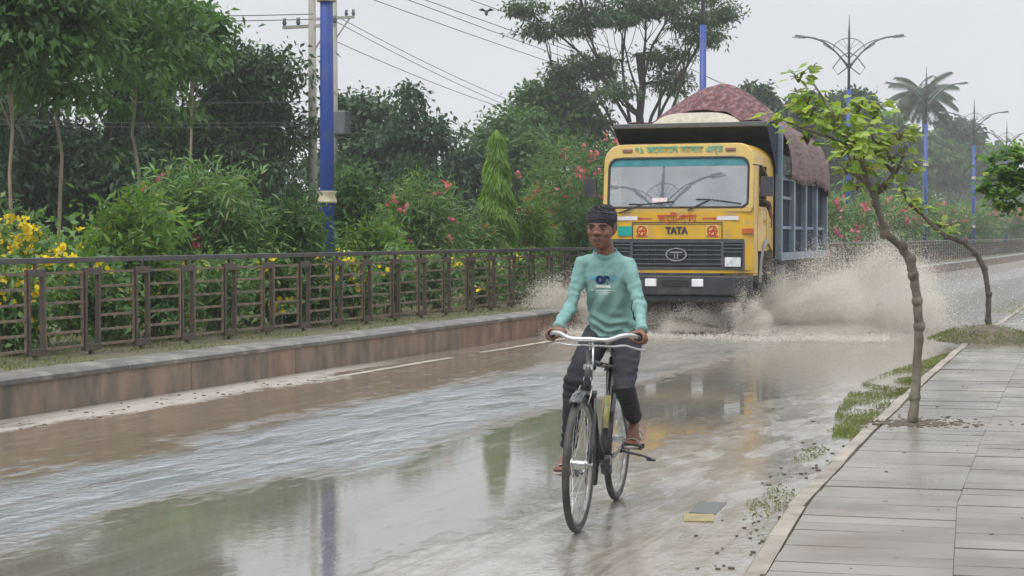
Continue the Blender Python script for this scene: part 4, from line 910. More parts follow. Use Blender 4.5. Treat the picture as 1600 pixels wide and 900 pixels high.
# door details
for sg in (-1, 1):
    d = MB(); d.box((-.78, sg*1.203, 1.96), (.80, .012, .03)); d.box((-.385, sg*1.203, 2.3), (.03, .012, .66)); d.box((-1.12, sg*1.203, 2.3), (.03, .012, .66)); d.box((-1.14, sg*1.203, 1.6), (.012, .01, .7)); d.box((-.34, sg*1.203, 1.6), (.012, .01, .7)); d.box((-1.02, sg*1.22, 1.75), (.14, .04, .04)); d.box((-.75, sg*1.203, 1.3), (.8, .012, .02))
    obj('door_frame', d, M['yellow_roof'], truck)
    ml = MB(); ml.tube([(-.02, sg*1.18, 2.62), (.0, sg*1.32, 2.6), (-.02, sg*1.40, 2.45), (-.05, sg*1.40, 2.3)], .013, 6); ml.box((-.04, sg*1.40, 2.28), (.07, .19, .30)); obj('mirror', ml, M['black'], truck, .01)
    aw = MB(); n_ = 16
    for i in range(n_):
        a0, a1 = math.pi*i/n_, math.pi*(i+1)/n_
        p_ = [(-1.12+.58*math.cos(a), .80+.60*math.sin(a)) for a in (a0, a1)]
        aw.add([(p_[0][0], sg*.86, p_[0][1]), (p_[1][0], sg*.86, p_[1][1]), (p_[1][0], sg*1.23, p_[1][1]), (p_[0][0], sg*1.23, p_[0][1])], [(0, 1, 2, 3)], True)
        p2 = [(-1.12+.65*math.cos(a), .80+.68*math.sin(a)) for a in (a0, a1)]
        aw.add([(p_[0][0], sg*1.23, p_[0][1]), (p_[1][0], sg*1.23, p_[1][1]), (p2[1][0], sg*1.205, p2[1][1]), (p2[0][0], sg*1.205, p2[0][1])], [(0, 1, 2, 3)], True)
    obj('wheel_arch', aw, mat('arch_grey', (.28, .28, .27), (.2, .19, .17), .6), truck)
# wheels
def tw(x, y, w=.28):
    t = MB(); n_ = 40; sec = [(.30, -w/2), (.44, -w/2-.01), (.50, -w/2+.04), (.515, 0), (.50, w/2-.04), (.44, w/2+.01), (.30, w/2), (.30, -w/2)]
    vs = []; 
    for i in range(n_):
        a = 2*math.pi*i/n_
        for r, yy in sec[:-1]: vs.append((x+r*math.cos(a), y+yy, .515+r*math.sin(a)))
    m2 = len(sec)-1; t.add(vs, [(i*m2+j, i*m2+(j+1) % m2, ((i+1) % n_)*m2+(j+1) % m2, ((i+1) % n_)*m2+j) for i in range(n_) for j in range(m2)], True)
    for i in range(n_): a = 2*math.pi*i/n_; t.box((x+.508*math.cos(a), y, .515+.508*math.sin(a)), (.03, w*.8, .03), Matrix.Rotation(-a, 3, 'Y'))
    to = obj('wheel', t, M['tyre'], truck); sg = 1 if y > 0 else -1
    r = MB(); r.disc((x, y+sg*.02, .515), (0, 1, 0), .30, .20, 28, .22); r.disc((x, y-sg*.01, .515), (0, 1, 0), .24, .03, 28); r.disc((x, y+sg*.05, .515), (0, 1, 0), .11, .16, 18)
    for i in range(8): a = i*.785; r.disc((x+.17*math.cos(a), y+sg*.02, .515+.17*math.sin(a)), (0, 1, 0), .018, .05, 6)
    obj('rim', r, mat('wheel_grey', (.26, .25, .23), (.18, .16, .14), .6), to)
for x in (-1.12, -5.0, -6.35):
    for y in (1.04, -1.04): tw(x, y)
    if x < -2:
        for y in (.72, -.72): tw(x, y)
ch = MB()
for y in (.42, -.42): ch.box((-4.0, y, .92), (6.8, .10, .26))
for x in (-1.2, -2.6, -4.2, -5.7, -7.2): ch.box((x, 0, .9), (.12, .9, .16))
for x in (-1.12, -5.0, -6.35): ch.bar((x, -.95, .515), (x, .95, .515), .12, .12)
ch.box((-2.9, .95, .8), (1.0, .4, .45)); ch.box((-2.9, -.95, .8), (.8, .4, .4)); ch.box((-.3, 0, .8), (.6, 1.4, .3))
obj('chassis', ch, M['black'], truck, .01)
M['flap'] = mat('flap_grey', (.2, .2, .19), (.14, .13, .12), .7)
for x in (-4.4, -5.68, -7.05):
    for y in (1.0, -1.0): fl = MB(); fl.box((x, y, .85), (.02, .42, .5)); obj('mud_flap', fl, M['flap'], truck)
# load body
HB, ZB0, ZB1, XF, XR = 1.26, 1.14, 2.50, -1.98, -7.35
bd = MB()
bd.box(((XF+XR)/2, 0, ZB0+.05), (XF-XR, 2*HB-.06, .10))
for sg in (-1, 1): bd.box(((XF+XR)/2, sg*(HB-.06), (ZB0+ZB1)/2), (XF-XR, .04, ZB1-ZB0))
bd.box((XR, 0, (ZB0+ZB1)/2), (.06, 2*HB-.02, ZB1-ZB0)); bd.box((XF, 0, 2.2), (.06, 2*HB-.02, 2.12))
body = obj('load_body', bd, M['tip_dark'], truck, .006)
hb = MB()                                                              # canopy over the cab
xl = -.95
hb.add([(xl, -1.24, 3.27), (xl, 1.24, 3.27), (XF+.03, 1.24, 3.05), (XF+.03, -1.24, 3.05), (xl, -1.24, 3.32), (xl, 1.24, 3.32), (XF+.03, 1.24, 3.36), (XF+.03, -1.24, 3.36)],
       [(0, 1, 2, 3), (4, 7, 6, 5), (0, 4, 5, 1), (1, 5, 6, 2), (0, 3, 7, 4)])
for sg in (-1, 1): hb.add([(XF+.03, sg*1.245, 2.5), (XF+.03, sg*1.245, 3.30), (xl+.1, sg*1.245, 3.28)], [(0, 1, 2)])
obj('canopy', hb, M['tip_dark'], body)
lp_ = MB(); lp_.box((xl, 0, 3.30), (.07, 2.54, .075)); obj('canopy_lip', lp_, mat('lip_grey', (.10, .11, .12), (.07, .075, .08), .5, 3), body, .01)
rb = MB()
for sg in (-1, 1):
    y = sg*(HB+.0)
    rb.box((XF, y, (ZB0+3.33)/2), (.13, .11, 3.33-ZB0)); rb.box(((XF+XR)/2, y, ZB0+.04), (XF-XR, .10, .13)); rb.box(((XF+XR)/2, y, ZB1), (XF-XR, .10, .10)); rb.box((XR, y, (ZB0+ZB1)/2), (.12, .11, ZB1-ZB0))
    nb = 4
    for i in range(1, nb): rb.box((XF+(XR-XF)*i/nb, y+sg*.002, (ZB0+ZB1)/2), (.16, .10, ZB1-ZB0-.02))
    rb.box(((XF+XR)/2, y-sg*.02, ZB0+.52), (XF-XR-.05, .05, .05)); rb.box((XF-.65, y-sg*.02, ZB0+1.02), (1.3, .05, .05))
rb.box((XF+.03, 0, 3.33), (.1, 2.5, .06)); rb.box((XR-.03, 0, ZB1), (.1, 2.5, .1))
obj('body_ribs', rb, M['tip_blue'], body, .008)
# load and tarpaulin
def heap(x, y):
    u = (x-XR)/(XF-XR); cy_ = y-.12; c_ = math.exp(-(cy_/.80)**2); ridge = (.62+.38*math.exp(-((x+2.7)/1.5)**2))
    f = min(1, max(0, (x-XR+.1)/1.0)); fr_ = min(1, max(0, (-1.0-x)/1.9)); fr_ = fr_*(2-fr_)
    return 3.13 - .08*(abs(y)/1.2)**2 + .95*(1-abs(cy_/1.40)**1.6 if abs(cy_) < 1.40 else 0)*ridge*(.10+.90*fr_)*(.7+.3*f) + .05*mnoise.noise(Vector((x*1.3, y*1.3, 2)))
sd = MB(); nx, ny = 44, 30; vs = []
for i in range(nx+1):
    x = XR+.1+(-1.02-XR-.1)*i/nx
    for j in range(ny+1): 
        y = -1.17+2.34*j/ny; e = max(0, (x+1.5)/.48); zz = heap(x, y)-.06-.30*e+.02*mnoise.noise(Vector((x*6, y*6, 0))); lip = 3.345+.17*max(0, 1-((y-.05)/.72)**4); vs.append((x, y, 3.30+(max(zz, lip)-3.30)*min(1, max(0, (-1.02-x)/.10)) if x > XF-.15 else zz))
sd.add(vs, [(i*(ny+1)+j, (i+1)*(ny+1)+j, (i+1)*(ny+1)+j+1, i*(ny+1)+j+1) for i in range(nx) for j in range(ny)], True)
o = obj('sand_load', sd, mat('pale_sand', (.47, .43, .35), (.38, .34, .27), .9, 12, bump=.1)); o.location = torg; o.rotation_euler = truck.rotation_euler; tag(o, 'heap of pale sand filling the tipper body', 'sand')
tp_ = MB(); nx, ny = 70, 64; vs = []
for i in range(nx+1):
    u = i/nx
    for j in range(ny+1):
        w = -1+2*j/ny; y = w*1.62; ex = 0
        hem = .21*math.exp(-((w-.24)/.19)**2)+.19*math.exp(-((w+.20)/.18)**2)
        x = XR-.08+(-1.06-XR+.08 - hem*2.0)*u if abs(w) < .8 else XR-.08+(-2.12-XR)*u
        if abs(w) >= .66 and abs(w) < .8: q = (abs(w)-.66)/.14; xa = XR-.08+(-1.06-XR+.08)*u; xb = XR-.08+(-2.12-XR)*u; x = xa+(xb-xa)*q
        if abs(y) <= 1.22: z = heap(x, y)+.035; z = max(z, 3.385+.17*max(0, 1-((y-.05)/.72)**4)) if x > XF-.15 else z
        else:
            q = (abs(y)-1.22)/.40; z = heap(x, math.copysign(1.22, y))+.03-q*(.86+.06*math.sin(x*1.7+1)+.02*math.sin(x*5+1)); bul = .12+.035*math.sin(x*3+y)+.02*math.sin(x*8); y = math.copysign(1.24+bul*math.sin(min(1, q)*1.9)+.03, y)
        z += .018*math.sin(x*9+y*4)+.02*mnoise.noise(Vector((x*4, y*4, 8)))
        if x < XR+.25 and abs(w) < .8: z -= (XR+.25-x)*1.2
        vs.append((x, y, z))
tp_.add(vs, [(i*(ny+1)+j, (i+1)*(ny+1)+j, (i+1)*(ny+1)+j+1, i*(ny+1)+j+1) for i in range(nx) for j in range(ny)], True)
m_, n, l, b, o = mk('red_netting_tarp'); tcx = n.new('ShaderNodeTexCoord'); b.inputs['Roughness'].default_value = .8
mp_ = n.new('ShaderNodeMapping'); mp_.inputs['Scale'].default_value = (1, 3.2, 3); l.new(tcx.outputs['Object'], mp_.inputs[0]); za = n.new('ShaderNodeTexNoise'); za.inputs['Scale'].default_value = 5; za.inputs['Detail'].default_value = 6; l.new(mp_.outputs[0], za.inputs[0])
ra = n.new('ShaderNodeValToRGB'); es = ra.color_ramp.elements; es[0].position = .34; es[0].color = (.04, .036, .04, 1); es[1].position = .66; es[1].color = (.19, .13, .125, 1)
e = es.new(.46); e.color = (.11, .032, .036, 1); e = es.new(.54); e.color = (.16, .06, .06, 1); l.new(za.outputs[0], ra.inputs[0])
sx = n.new('ShaderNodeSeparateXYZ'); l.new(tcx.outputs['Object'], sx.inputs[0]); fa = n.new('ShaderNodeMapRange'); fa.inputs[1].default_value = .9; fa.inputs[2].default_value = 1.25; l.new(sx.outputs[1], fa.inputs[0])
xm = n.new('ShaderNodeMix'); xm.data_type = 'RGBA'; l.new(fa.outputs[0], xm.inputs[0]); l.new(ra.outputs[0], xm.inputs[6]); xm.inputs[7].default_value = (.21, .155, .155, 1)
xm2 = n.new('ShaderNodeMix'); xm2.data_type = 'RGBA'; xm2.inputs[0].default_value = .35; l.new(xm.outputs[2], xm2.inputs[6]); l.new(ra.outputs[0], xm2.inputs[7]); l.new(xm2.outputs[2], b.inputs['Base Color'])
bp2 = n.new('ShaderNodeBump'); bp2.inputs['Distance'].default_value = .04; l.new(za.outputs[0], bp2.inputs['Height']); l.new(bp2.outputs[0], b.inputs['Normal'])
tarp = obj('tarpaulin', tp_, m_); tarp.location = torg; tarp.rotation_euler = truck.rotation_euler; tag(tarp, 'dull red netting sheet draped over the heaped load and hanging over the side', 'tarpaulin')
so_ = tarp.modifiers.new('s', 'SOLIDIFY'); so_.thickness = .012
# inside the cab
st = MB()
for y in (-.55, .0, .6): st.box((-1.15, y, 1.55), (.45, .5, .14)); st.box((-1.42, y, 1.95), (.12, .5, .75))
obj('seats', st, mat('seat_cloth', (.10, .07, .06), None, .8), truck, .03)
sw_ = MB(); sw_.tube([(-.55+.06*math.sin(a), -.55+.22*math.cos(a), 2.02+.17*math.sin(a)) for a in [i*.3927 for i in range(16)]], .014, 6, closed=True); sw_.tube([(-.55, -.55, 2.02), (-.45, -.55, 1.9)], .02, 6); sw_.bar((-.55, -.77, 2.02), (-.55, -.33, 2.02), .02, .03); obj('steering_wheel', sw_, M['black'], truck)

# ------------------------------------------------------------------ muddy spray thrown by the wheels
M['mud_water'] = mat('muddy_drops', (.86, .80, .715), (.78, .72, .635), .35, .8)
def drops(P, r):
    n = len(P); a = rv(n); b_ = unit(np.cross(a, rv(n))); c_ = np.cross(a, b_); r = r[:, None]
    V = np.stack([P+a*r, P-a*r*.35+b_*r*.95, P-a*r*.35-b_*r*.48+c_*r*.82, P-a*r*.35-b_*r*.48-c_*r*.82], 1)
    F_ = np.array([[0, 1, 2], [0, 2, 3], [0, 3, 1], [1, 3, 2]]); return V, F_
def drops_obj(name, P, r, label):
    V, F_ = drops(P, r); n = len(P); me = bpy.data.meshes.new(name); me.vertices.add(4*n); me.vertices.foreach_set('co', V.astype(np.float32).ravel())
    idx = (np.arange(n)[:, None, None]*4+F_[None]).astype(np.int32).ravel(); me.loops.add(len(idx)); me.loops.foreach_set('vertex_index', idx)
    k = 4*n; me.polygons.add(k); me.polygons.foreach_set('loop_start', np.arange(0, 3*k, 3, dtype=np.int32)); me.polygons.foreach_set('loop_total', np.full(k, 3, dtype=np.int32)); me.update(calc_edges=True)
    me.polygons.foreach_set('use_smooth', np.ones(k, dtype=bool)); tag(link(name, me, M['mud_water'], fix=False), label, 'splash', kind='stuff')
def l2w(x, y): return np.array([torg.x, torg.y])+np.outer(x, [fwd.x, fwd.y])+np.outer(y, [lft.x, lft.y])
def sheet(n, x0, y0, sgn, vy, vz, vx, spread, rmin, rmax, streaks=34, tmax=None):
    """ballistic drops leaving the tyre contact as fan-like streaks"""
    k = rng.integers(0, streaks, n); kk = (k+.5)/streaks
    jit = rng.normal(size=streaks)*.12; el = .15+.85*rng.random(streaks)
    v_y = vy*(.35+.75*kk+jit[k]*.5)*(1+rng.normal(size=n)*spread); v_z = vz*(el[k]*.75+.25*rng.random(n))*(1+rng.normal(size=n)*spread*.6); v_x = vx*(.2+rng.random(n)*.9)-1.2*kk*0
    T = 2*v_z/9.8; t = T*rng.random(n)**.75
    y = y0+sgn*(v_y*t); x = x0+v_x*t-.9*rng.random(n)*.5; z = np.maximum(v_z*t-4.9*t*t, 0)+.01+np.abs(rng.normal(size=n))*.03
    P2 = l2w(x, y); return np.concatenate([P2, z[:, None]], 1), rmin+(rmax-rmin)*rng.random(n)**3
A = []; R_ = []
def addp(pr): A.append(pr[0]); R_.append(pr[1])
def plume(n, x0, y0, sgn, W, H0, H1, back, thick, rmin, rmax, freq, seed, cut):
    """fan of drops: u outward from the tyre, height envelope, streaked along rays from the tyre contact"""
    N_ = n*3; u = rng.random(N_)**.8; wob = 1+.16*np.sin(u*19+seed)+.10*np.sin(u*41+seed*3); H = (H0+(H1-H0)*u)*np.clip((1.06-u)/.30, 0, 1)**.4*wob*(1+.16*rng.normal(size=N_)); z = np.abs(H*rng.random(N_)**1.15)
    ang = np.arctan2(z, u*W+.15); ph = np.sin(ang*freq+seed)+.7*np.sin(ang*freq*2.3+seed*2+u*2)+.5*np.sin(ang*freq*4.1+u*5+seed)+.4*np.sin(u*13+ang*9)
    keep = (rng.random(N_) < np.clip(.55+.28*ph, .06, 1)*np.clip(1.15-.75*(z/np.maximum(H, .01))**2.2, 0, 1)*(1-.35*u)); u, z, ph = u[keep][:n], z[keep][:n], ph[keep][:n]; m = len(u)
    y = y0+sgn*W*(u+.05*rng.normal(size=m)+.10*rng.random(m)**3); x = x0-back*u+rng.normal(size=m)*(thick*(.3+u))
    return np.concatenate([l2w(x, y), (z+.01+np.abs(rng.normal(size=m))*.03*(1+u))[:, None]], 1), rmin+(rmax-rmin)*rng.random(m)**3
addp(plume(240000, -1.2, 1.10, 1, 2.5, .85, 1.50, 1.7, .45, .003, .0085, 13, 1.2, 0))
addp(plume(100000, -.8, 1.05, 1, 1.7, .60, 1.0, -.2, .35, .003, .0085, 11, 3.2, 0))
addp(plume(60000, -5.4, 1.20, 1, 2.2, .5, 1.0, 1.0, .6, .003, .0085, 9, 5.1, 0))
addp(plume(26000, .05, .9, 1, .55, .75, .35, 0, .18, .003, .008, 17, 2.0, 0))
addp(plume(26000, -.3, .75, -1, .9, .5, .3, -.2, .25, .003, .008, 12, 2.0, 0))
addp(plume(52000, -1.0, -1.1, -1, 1.5, .55, .85, .0, .40, .003, .0085, 11, 4.0, 0))
addp(sheet(24000, -1.2, 1.15, 1, 4.6, 5.4, -.8, .12, .004, .012))
addp(sheet(9000, -1.0, -1.1, -1, 2.6, 3.8, .9, .16, .006, .018))
# low churned water in front of and beside the wheels
n = 80000; x = -7+rng.random(n)*8.3; y = rng.normal(size=n)*.5+np.where(rng.random(n) < .6, 1.5, -1.3); y = y+np.where(y > 0, 1, -1)*rng.random(n)**2*1.9; z = np.abs(rng.normal(size=n))*.10*np.exp(-np.abs(np.abs(y)-1.3)*.5)+.01
A.append(np.concatenate([l2w(x, y), z[:, None]], 1)); R_.append(.003+.006*rng.random(n)**3)
n = 12000; y = -1.9+rng.random(n)*5.2; x = 1.05+rng.normal(size=n)*.28+.25*np.sin(y*1.3)+.12*np.sin(y*5); z = np.abs(rng.normal(size=n))*.035+.006
A.append(np.concatenate([l2w(x, y), z[:, None]], 1)); R_.append(.003+.007*rng.random(n)**2)
drops_obj('water_splash', np.concatenate(A), np.concatenate(R_), 'muddy brown spray bursting from under the truck wheels')

def mist(y0, sgn, W, H0, H1, x0, back, thick, dens):
    hull = MB(); pl = []
    for u in (0, .25, .5, .75, .92, 1.08): pl.append((x0, y0+sgn*W*u, (H0+(H1-H0)*u)*1.08 if u < 1 else H1*.75))
    poly = [(0, y0-sgn*.1, -.002)]+[(0, y0-sgn*.1, H0*1.05)]+[(0, y, z) for _, y, z in pl]+[(0, y0+sgn*W*1.08, -.002)]
    hull.prism([Vector((x0, p[1], p[2])) for p in poly], (.8, 0, 0), (-back-thick*2.4, 0, 0))
    m, n, l, b, o = mk('spray_mist'); n.remove(b)
    tc = n.new('ShaderNodeTexCoord'); sp = n.new('ShaderNodeSeparateXYZ'); l.new(tc.outputs['Object'], sp.inputs[0])
    def MR(v, a, b_, c_, d, sm=False):
        x = n.new('ShaderNodeMapRange'); x.interpolation_type = 'SMOOTHSTEP' if sm else 'LINEAR'; x.inputs[1].default_value = a; x.inputs[2].default_value = b_; x.inputs[3].default_value = c_; x.inputs[4].default_value = d; l.new(v, x.inputs[0]); return x.outputs[0]
    def MA(op, a, c):
        x = n.new('ShaderNodeMath'); x.operation = op
        for i, q in enumerate((a, c)):
            if isinstance(q, (int, float)): x.inputs[i].default_value = q
            else: l.new(q, x.inputs[i])
        return x.outputs[0]
    u = MR(sp.outputs[1], y0, y0+sgn*W, 0, 1); H = MR(u, 0, 1, H0, H1)
    nz = n.new('ShaderNodeTexNoise'); nz.inputs['Scale'].default_value = 2.6; nz.inputs['Detail'].default_value = 3; l.new(tc.outputs['Object'], nz.inputs[0])
    zz = MA('ADD', MA('DIVIDE', sp.outputs[2], H), MA('MULTIPLY', MA('SUBTRACT', nz.outputs[0], .5), 1.1))
    d = MA('MULTIPLY', MR(zz, .15, .98, 1, 0, True), MR(u, .72, 1.02, 1, 0, True)); d = MA('MULTIPLY', d, MR(u, -.03, .05, 0, 1, True))
    d = MA('MULTIPLY', d, MR(nz.outputs[0], .32, .60, .25, 1.0, True))
    xr = MA('ADD', sp.outputs[0], MA('MULTIPLY', u, back)); d = MA('MULTIPLY', d, MR(MA('ABSOLUTE', MA('SUBTRACT', xr, x0), 0), thick*.3, thick*1.6, 1, 0, True))
    pv = n.new('ShaderNodeVolumePrincipled'); pv.inputs['Color'].default_value = (.975, .95, .91, 1); pv.inputs['Anisotropy'].default_value = 0; l.new(MA('MULTIPLY', d, dens), pv.inputs['Density']); l.new(pv.outputs[0], o.inputs['Volume'])
    q = obj('mist', hull, m, splash_o); q.location = torg; q.rotation_euler = truck.rotation_euler
splash_o = C.objects['water_splash']
mist(1.1, 1, 2.7, .85, 1.45, -1.1, 1.7, .7, 1.4)
mist(-1.05, -1, 1.7, .55, .85, -.9, .2, .55, 1.0)

# ------------------------------------------------------------------ bicycle (x forward, y rider's left, z up)
BA = rad(14); bf = Vector((-math.sin(BA), -math.cos(BA), 0))
BLOC = Vector((.50-.006, 9.176, 0)); BMAT = Matrix.Translation(BLOC) @ Matrix.Rotation(math.atan2(bf.y, bf.x), 4, 'Z') @ Matrix.Rotation(rad(-1.3), 4, 'X')
M['bike_black'] = mat('bike_black_paint', (.016, .017, .022), (.03, .03, .035), .25, 6, coat=.4, dirt=((.16, .13, .10), 9, .5))
M['chrome'] = mat('dull_chrome', (.62, .62, .63), (.42, .41, .40), .22, 10, metal=.9)
M['rim_steel'] = mat('rim_steel', (.34, .33, .32), (.2, .18, .16), .35, 12, metal=.7)
M['bike_tyre'] = mat('bike_tyre', (.022, .022, .023), (.06, .052, .045), .6, 12)
bike = empty('bicycle', (0, 0, 0), 0, 'black roadster bicycle with silver handlebar ridden by the boy', 'bicycle'); bike.matrix_world = BMAT
WR_ = .352; BBH = .292; FX, RX = .64, -.46
def circ(cx, cz, r, a0=0, a1=360, n=40, y=0): return [(cx+r*math.cos(rad(a0+(a1-a0)*i/n)), y, cz+r*math.sin(rad(a0+(a1-a0)*i/n))) for i in range(n+(a1-a0 < 360))]
for cx in (FX, RX):
    w = MB(); w.disc((cx, 0, WR_), (0, 1, 0), .022, .085, 16); w.disc((cx, .035, WR_), (0, 1, 0), .03, .006, 16); w.disc((cx, -.035, WR_), (0, 1, 0), .03, .006, 16); w.tube([(cx, -.07, WR_), (cx, .07, WR_)], .007, 8)
    wo_ = obj('wheel', w, M['chrome'], bike)
    t = MB(); t.tube(circ(cx, WR_, WR_-.019, n=64), .0195, 10, closed=True); obj('tyre', t, M['bike_tyre'], wo_)
    r = MB(); r.tube(circ(cx, WR_, WR_-.047, n=64), [(.012, .015)]*64, 8, closed=True, side=(0, 1, 0)); obj('rim', r, M['rim_steel'], wo_)
    s_ = MB()
    for i in range(36):
        a = rad(i*10); b2 = a+(rad(38) if i % 4 < 2 else -rad(38)); y = .033*(1 if i % 2 else -1)
        s_.tube([(cx+.027*math.cos(b2), y, WR_+.027*math.sin(b2)), (cx+(WR_-.05)*math.cos(a), 0, WR_+(WR_-.05)*math.sin(a))], .0013, 4, caps=False)
    obj('spokes', s_, M['chrome'], wo_)
def guard(cx, a0, a1):
    m_ = MB(); n_ = 28; vs = []; prof = [(-.034, -.012), (-.026, .006), (0, .013), (.026, .006), (.034, -.012)]
    for i in range(n_+1):
        a = rad(a0+(a1-a0)*i/n_)
        for y, dr in prof: r = WR_+.020+dr; vs.append((cx+r*math.cos(a), y, WR_+r*math.sin(a)))
    m_.add(vs, [(i*5+j, i*5+j+1, (i+1)*5+j+1, (i+1)*5+j) for i in range(n_) for j in range(4)], True); o = obj('mudguard', m_, M['bike_black'], bike); s = o.modifiers.new('s', 'SOLIDIFY'); s.thickness = .003; return o
guard(FX, 62, 205); guard(RX, -25, 170)
BB = Vector((0, 0, BBH)); HT, HB_ = Vector((.425, 0, .90)), Vector((.497, 0, .71)); SEAT = Vector((-.215, 0, .84)); TT = Vector((.437, 0, .865)); ST_ = Vector((-.19, 0, .79))
f = MB(); f.tube([HT+Vector((-.008, 0, .02)), HB_], .022, 12); f.tube([BB, SEAT], .0165, 10); f.tube([ST_, TT], .0155, 10); f.tube([BB, HB_+Vector((-.005, 0, .02))], .0165, 10); f.tube([(0, -.045, BBH), (0, .045, BBH)], .026, 12)
for sg in (-1, 1): f.tube([(-.02, sg*.03, BBH), (-.2, sg*.045, .31), (RX, sg*.062, WR_)], .009, 8); f.tube([(-.19, sg*.02, .79), (RX, sg*.062, WR_)], .008, 8)
obj('frame', f, M['bike_black'], bike)
f = MB()
for sg in (-1, 1): f.tube([HB_+Vector((.004, sg*.045, -.01)), (.53, sg*.052, .60), (.59, sg*.055, .45), (FX, sg*.058, WR_)], [.012, .0115, .010, .008], 8)
f.tube([HB_+Vector((.004, -.055, -.005)), HB_+Vector((.004, .055, -.005))], .017, 8); obj('fork', f, M['bike_black'], bike)
# decals on the seat tube / yellow label
f = MB(); f.tube([BB.lerp(SEAT, .30), BB.lerp(SEAT, .62)], .0172, 10); obj('frame_decal', f, mat('yellow_decal', (.5, .48, .12), (.30, .31, .18), .4, 30), bike)
hbz = .985
hbm = MB(); hbm.tube([(.405, 0, .90), (.40, 0, .985)], .013, 10); hbm.tube([(.40, 0, hbz-.01), (.445, 0, hbz)], .015, 10)
pts = [(.23, -.245, hbz-.015), (.30, -.235, hbz+.004), (.365, -.215, hbz+.022), (.415, -.165, hbz+.022), (.445, -.10, hbz), (.45, 0, hbz), (.445, .10, hbz), (.415, .165, hbz+.022), (.365, .215, hbz+.022), (.30, .235, hbz+.004), (.23, .245, hbz-.015)]
def smooth_pts(p, k=4):
    out = []; p = [Vector(x) for x in p]
    for i in range(len(p)-1):
        a, b2, c_, d = p[max(i-1, 0)], p[i], p[i+1], p[min(i+2, len(p)-1)]
        for j in range(k):
            t = j/k; out.append(.5*((2*b2)+(c_-a)*t+(2*a-5*b2+4*c_-d)*t*t+(-a+3*b2-3*c_+d)*t**3))
    return out+[p[-1]]
hbm.tube(smooth_pts(pts), .0125, 10)
for sg in (-1, 1):
    hbm.tube(smooth_pts([(.425, sg*.045, hbz-.035), (.425, sg*.12, hbz-.035), (.40, sg*.18, hbz-.03), (.36, sg*.225, hbz-.045), (.27, sg*.268, hbz-.06)]), .0062, 8)
hbo = obj('handlebar', hbm, M['chrome'], bike)
for sg in (-1, 1):
    g_ = MB(); g_.tube([(.215, sg*.248, hbz-.018), (.325, sg*.230, hbz+.012)], .0165, 10); obj('grip', g_, M['bike_tyre'], hbo)
br = MB(); br.tube([(.425, 0, hbz-.035), (.452, 0, .80), (.50, 0, .735)], .005, 6); br.tube([(.44, .02, .95), (.45, .02, .77)], .006, 6); br.tube([(.425, -.045, hbz-.035), (.425, .045, hbz-.035)], .006, 6)
for sg in (-1, 1): br.tube([(.50, sg*.03, .745), (.56, sg*.035, .70), (.60, sg*.03, .66)], .005, 6)
br.box((.46, 0, .84), (.015, .05, .028)); obj('brake_rod', br, M['chrome'], bike)
rf_ = MB(); rf_.disc((.475, .0, .775), (1, 0, .1), .022, .02, 16); obj('head_bracket', rf_, M['chrome'], bike)
sd_ = MB(); sd_.tube([(-.36, 0, .935), (-.30, 0, .94), (-.22, 0, .935), (-.13, 0, .925), (-.06, 0, .92)], [(.08, .025), (.10, .033), (.065, .03), (.032, .025), (.022, .018)], 16, side=(0, 1, 0)); obj('saddle', sd_, mat('saddle_leather', (.03, .022, .018), (.05, .035, .03), .4), bike)
sp_ = MB(); sp_.tube([SEAT, (-.235, 0, .90)], .012, 8)
for y in (-.05, .05):
    n_ = 40; sp_.tube([(-.32+.02*math.cos(i*.9), y+.02*math.sin(i*.9), .865+.055*i/n_) for i in range(n_)], .0035, 5)
sp_.tube([(-.34, -.06, .87), (-.34, .06, .87), (-.10, 0, .89), (-.34, -.06, .87)], .005, 5); obj('seat_post', sp_, M['chrome'], bike)
CA = rad(22)                                                            # crank angle: right side forward and low
PR = BB+Vector((.165*math.cos(-CA), -.150, .165*math.sin(-CA))); PL = BB+Vector((-.165*math.cos(-CA), .135, -.165*math.sin(-CA)))
for P_, sg, nm in ((PR, -1, 'r'), (PL, 1, 'l')):
    c_ = MB(); c_.bar(BB+Vector((0, sg*.055, 0)), Vector((P_.x, sg*.075, P_.z)), .014, .02); co = obj('crank', c_, M['chrome'], bike, .003)
    q = MB(); q.tube([(P_.x, sg*.07, P_.z), (P_.x, sg*.19, P_.z)], .006, 8)
    for dx_ in (-.038, .038): q.box((P_.x+dx_, sg*.145, P_.z), (.024, .11, .024))
    q.box((P_.x, sg*.095, P_.z), (.08, .008, .02)); q.box((P_.x, sg*.185, P_.z), (.08, .008, .02)); obj('pedal', q, M['bike_tyre'], co)
c_ = MB(); c_.disc((0, -.048, BBH), (0, 1, 0), .092, .004, 40, .075); c_.disc((0, -.048, BBH), (0, 1, 0), .03, .006, 20)
for i in range(5): a = i*1.2566; c_.bar((0, -.048, BBH), (.08*math.cos(a), -.048, BBH+.08*math.sin(a)), .004, .014, (0, 1, 0))
c_.disc((RX, -.048, WR_), (0, 1, 0), .035, .005, 20)
obj('chainwheel', c_, M['rim_steel'], bike)
c_ = MB(); c_.tube([(0, -.048, BBH+.092), (RX, -.048, WR_+.035)], .0045, 5); c_.tube([(0, -.048, BBH-.092), (RX, -.048, WR_-.035)], .0045, 5); obj('chain', c_, M['bike_black'], bike)
c_ = MB()
for sg in (-1, 1): c_.tube([(-.27, sg*.05, .765), (-.62, sg*.065, .765), (-.66, 0, .765)], .006, 6); c_.tube([(RX, sg*.075, WR_), (-.56, sg*.065, .765)], .005, 6)
for i in range(4): c_.tube([(-.32-.08*i, -.06, .768), (-.32-.08*i, .06, .768)], .004, 6)
obj('rear_carrier', c_, M['bike_black'], bike)
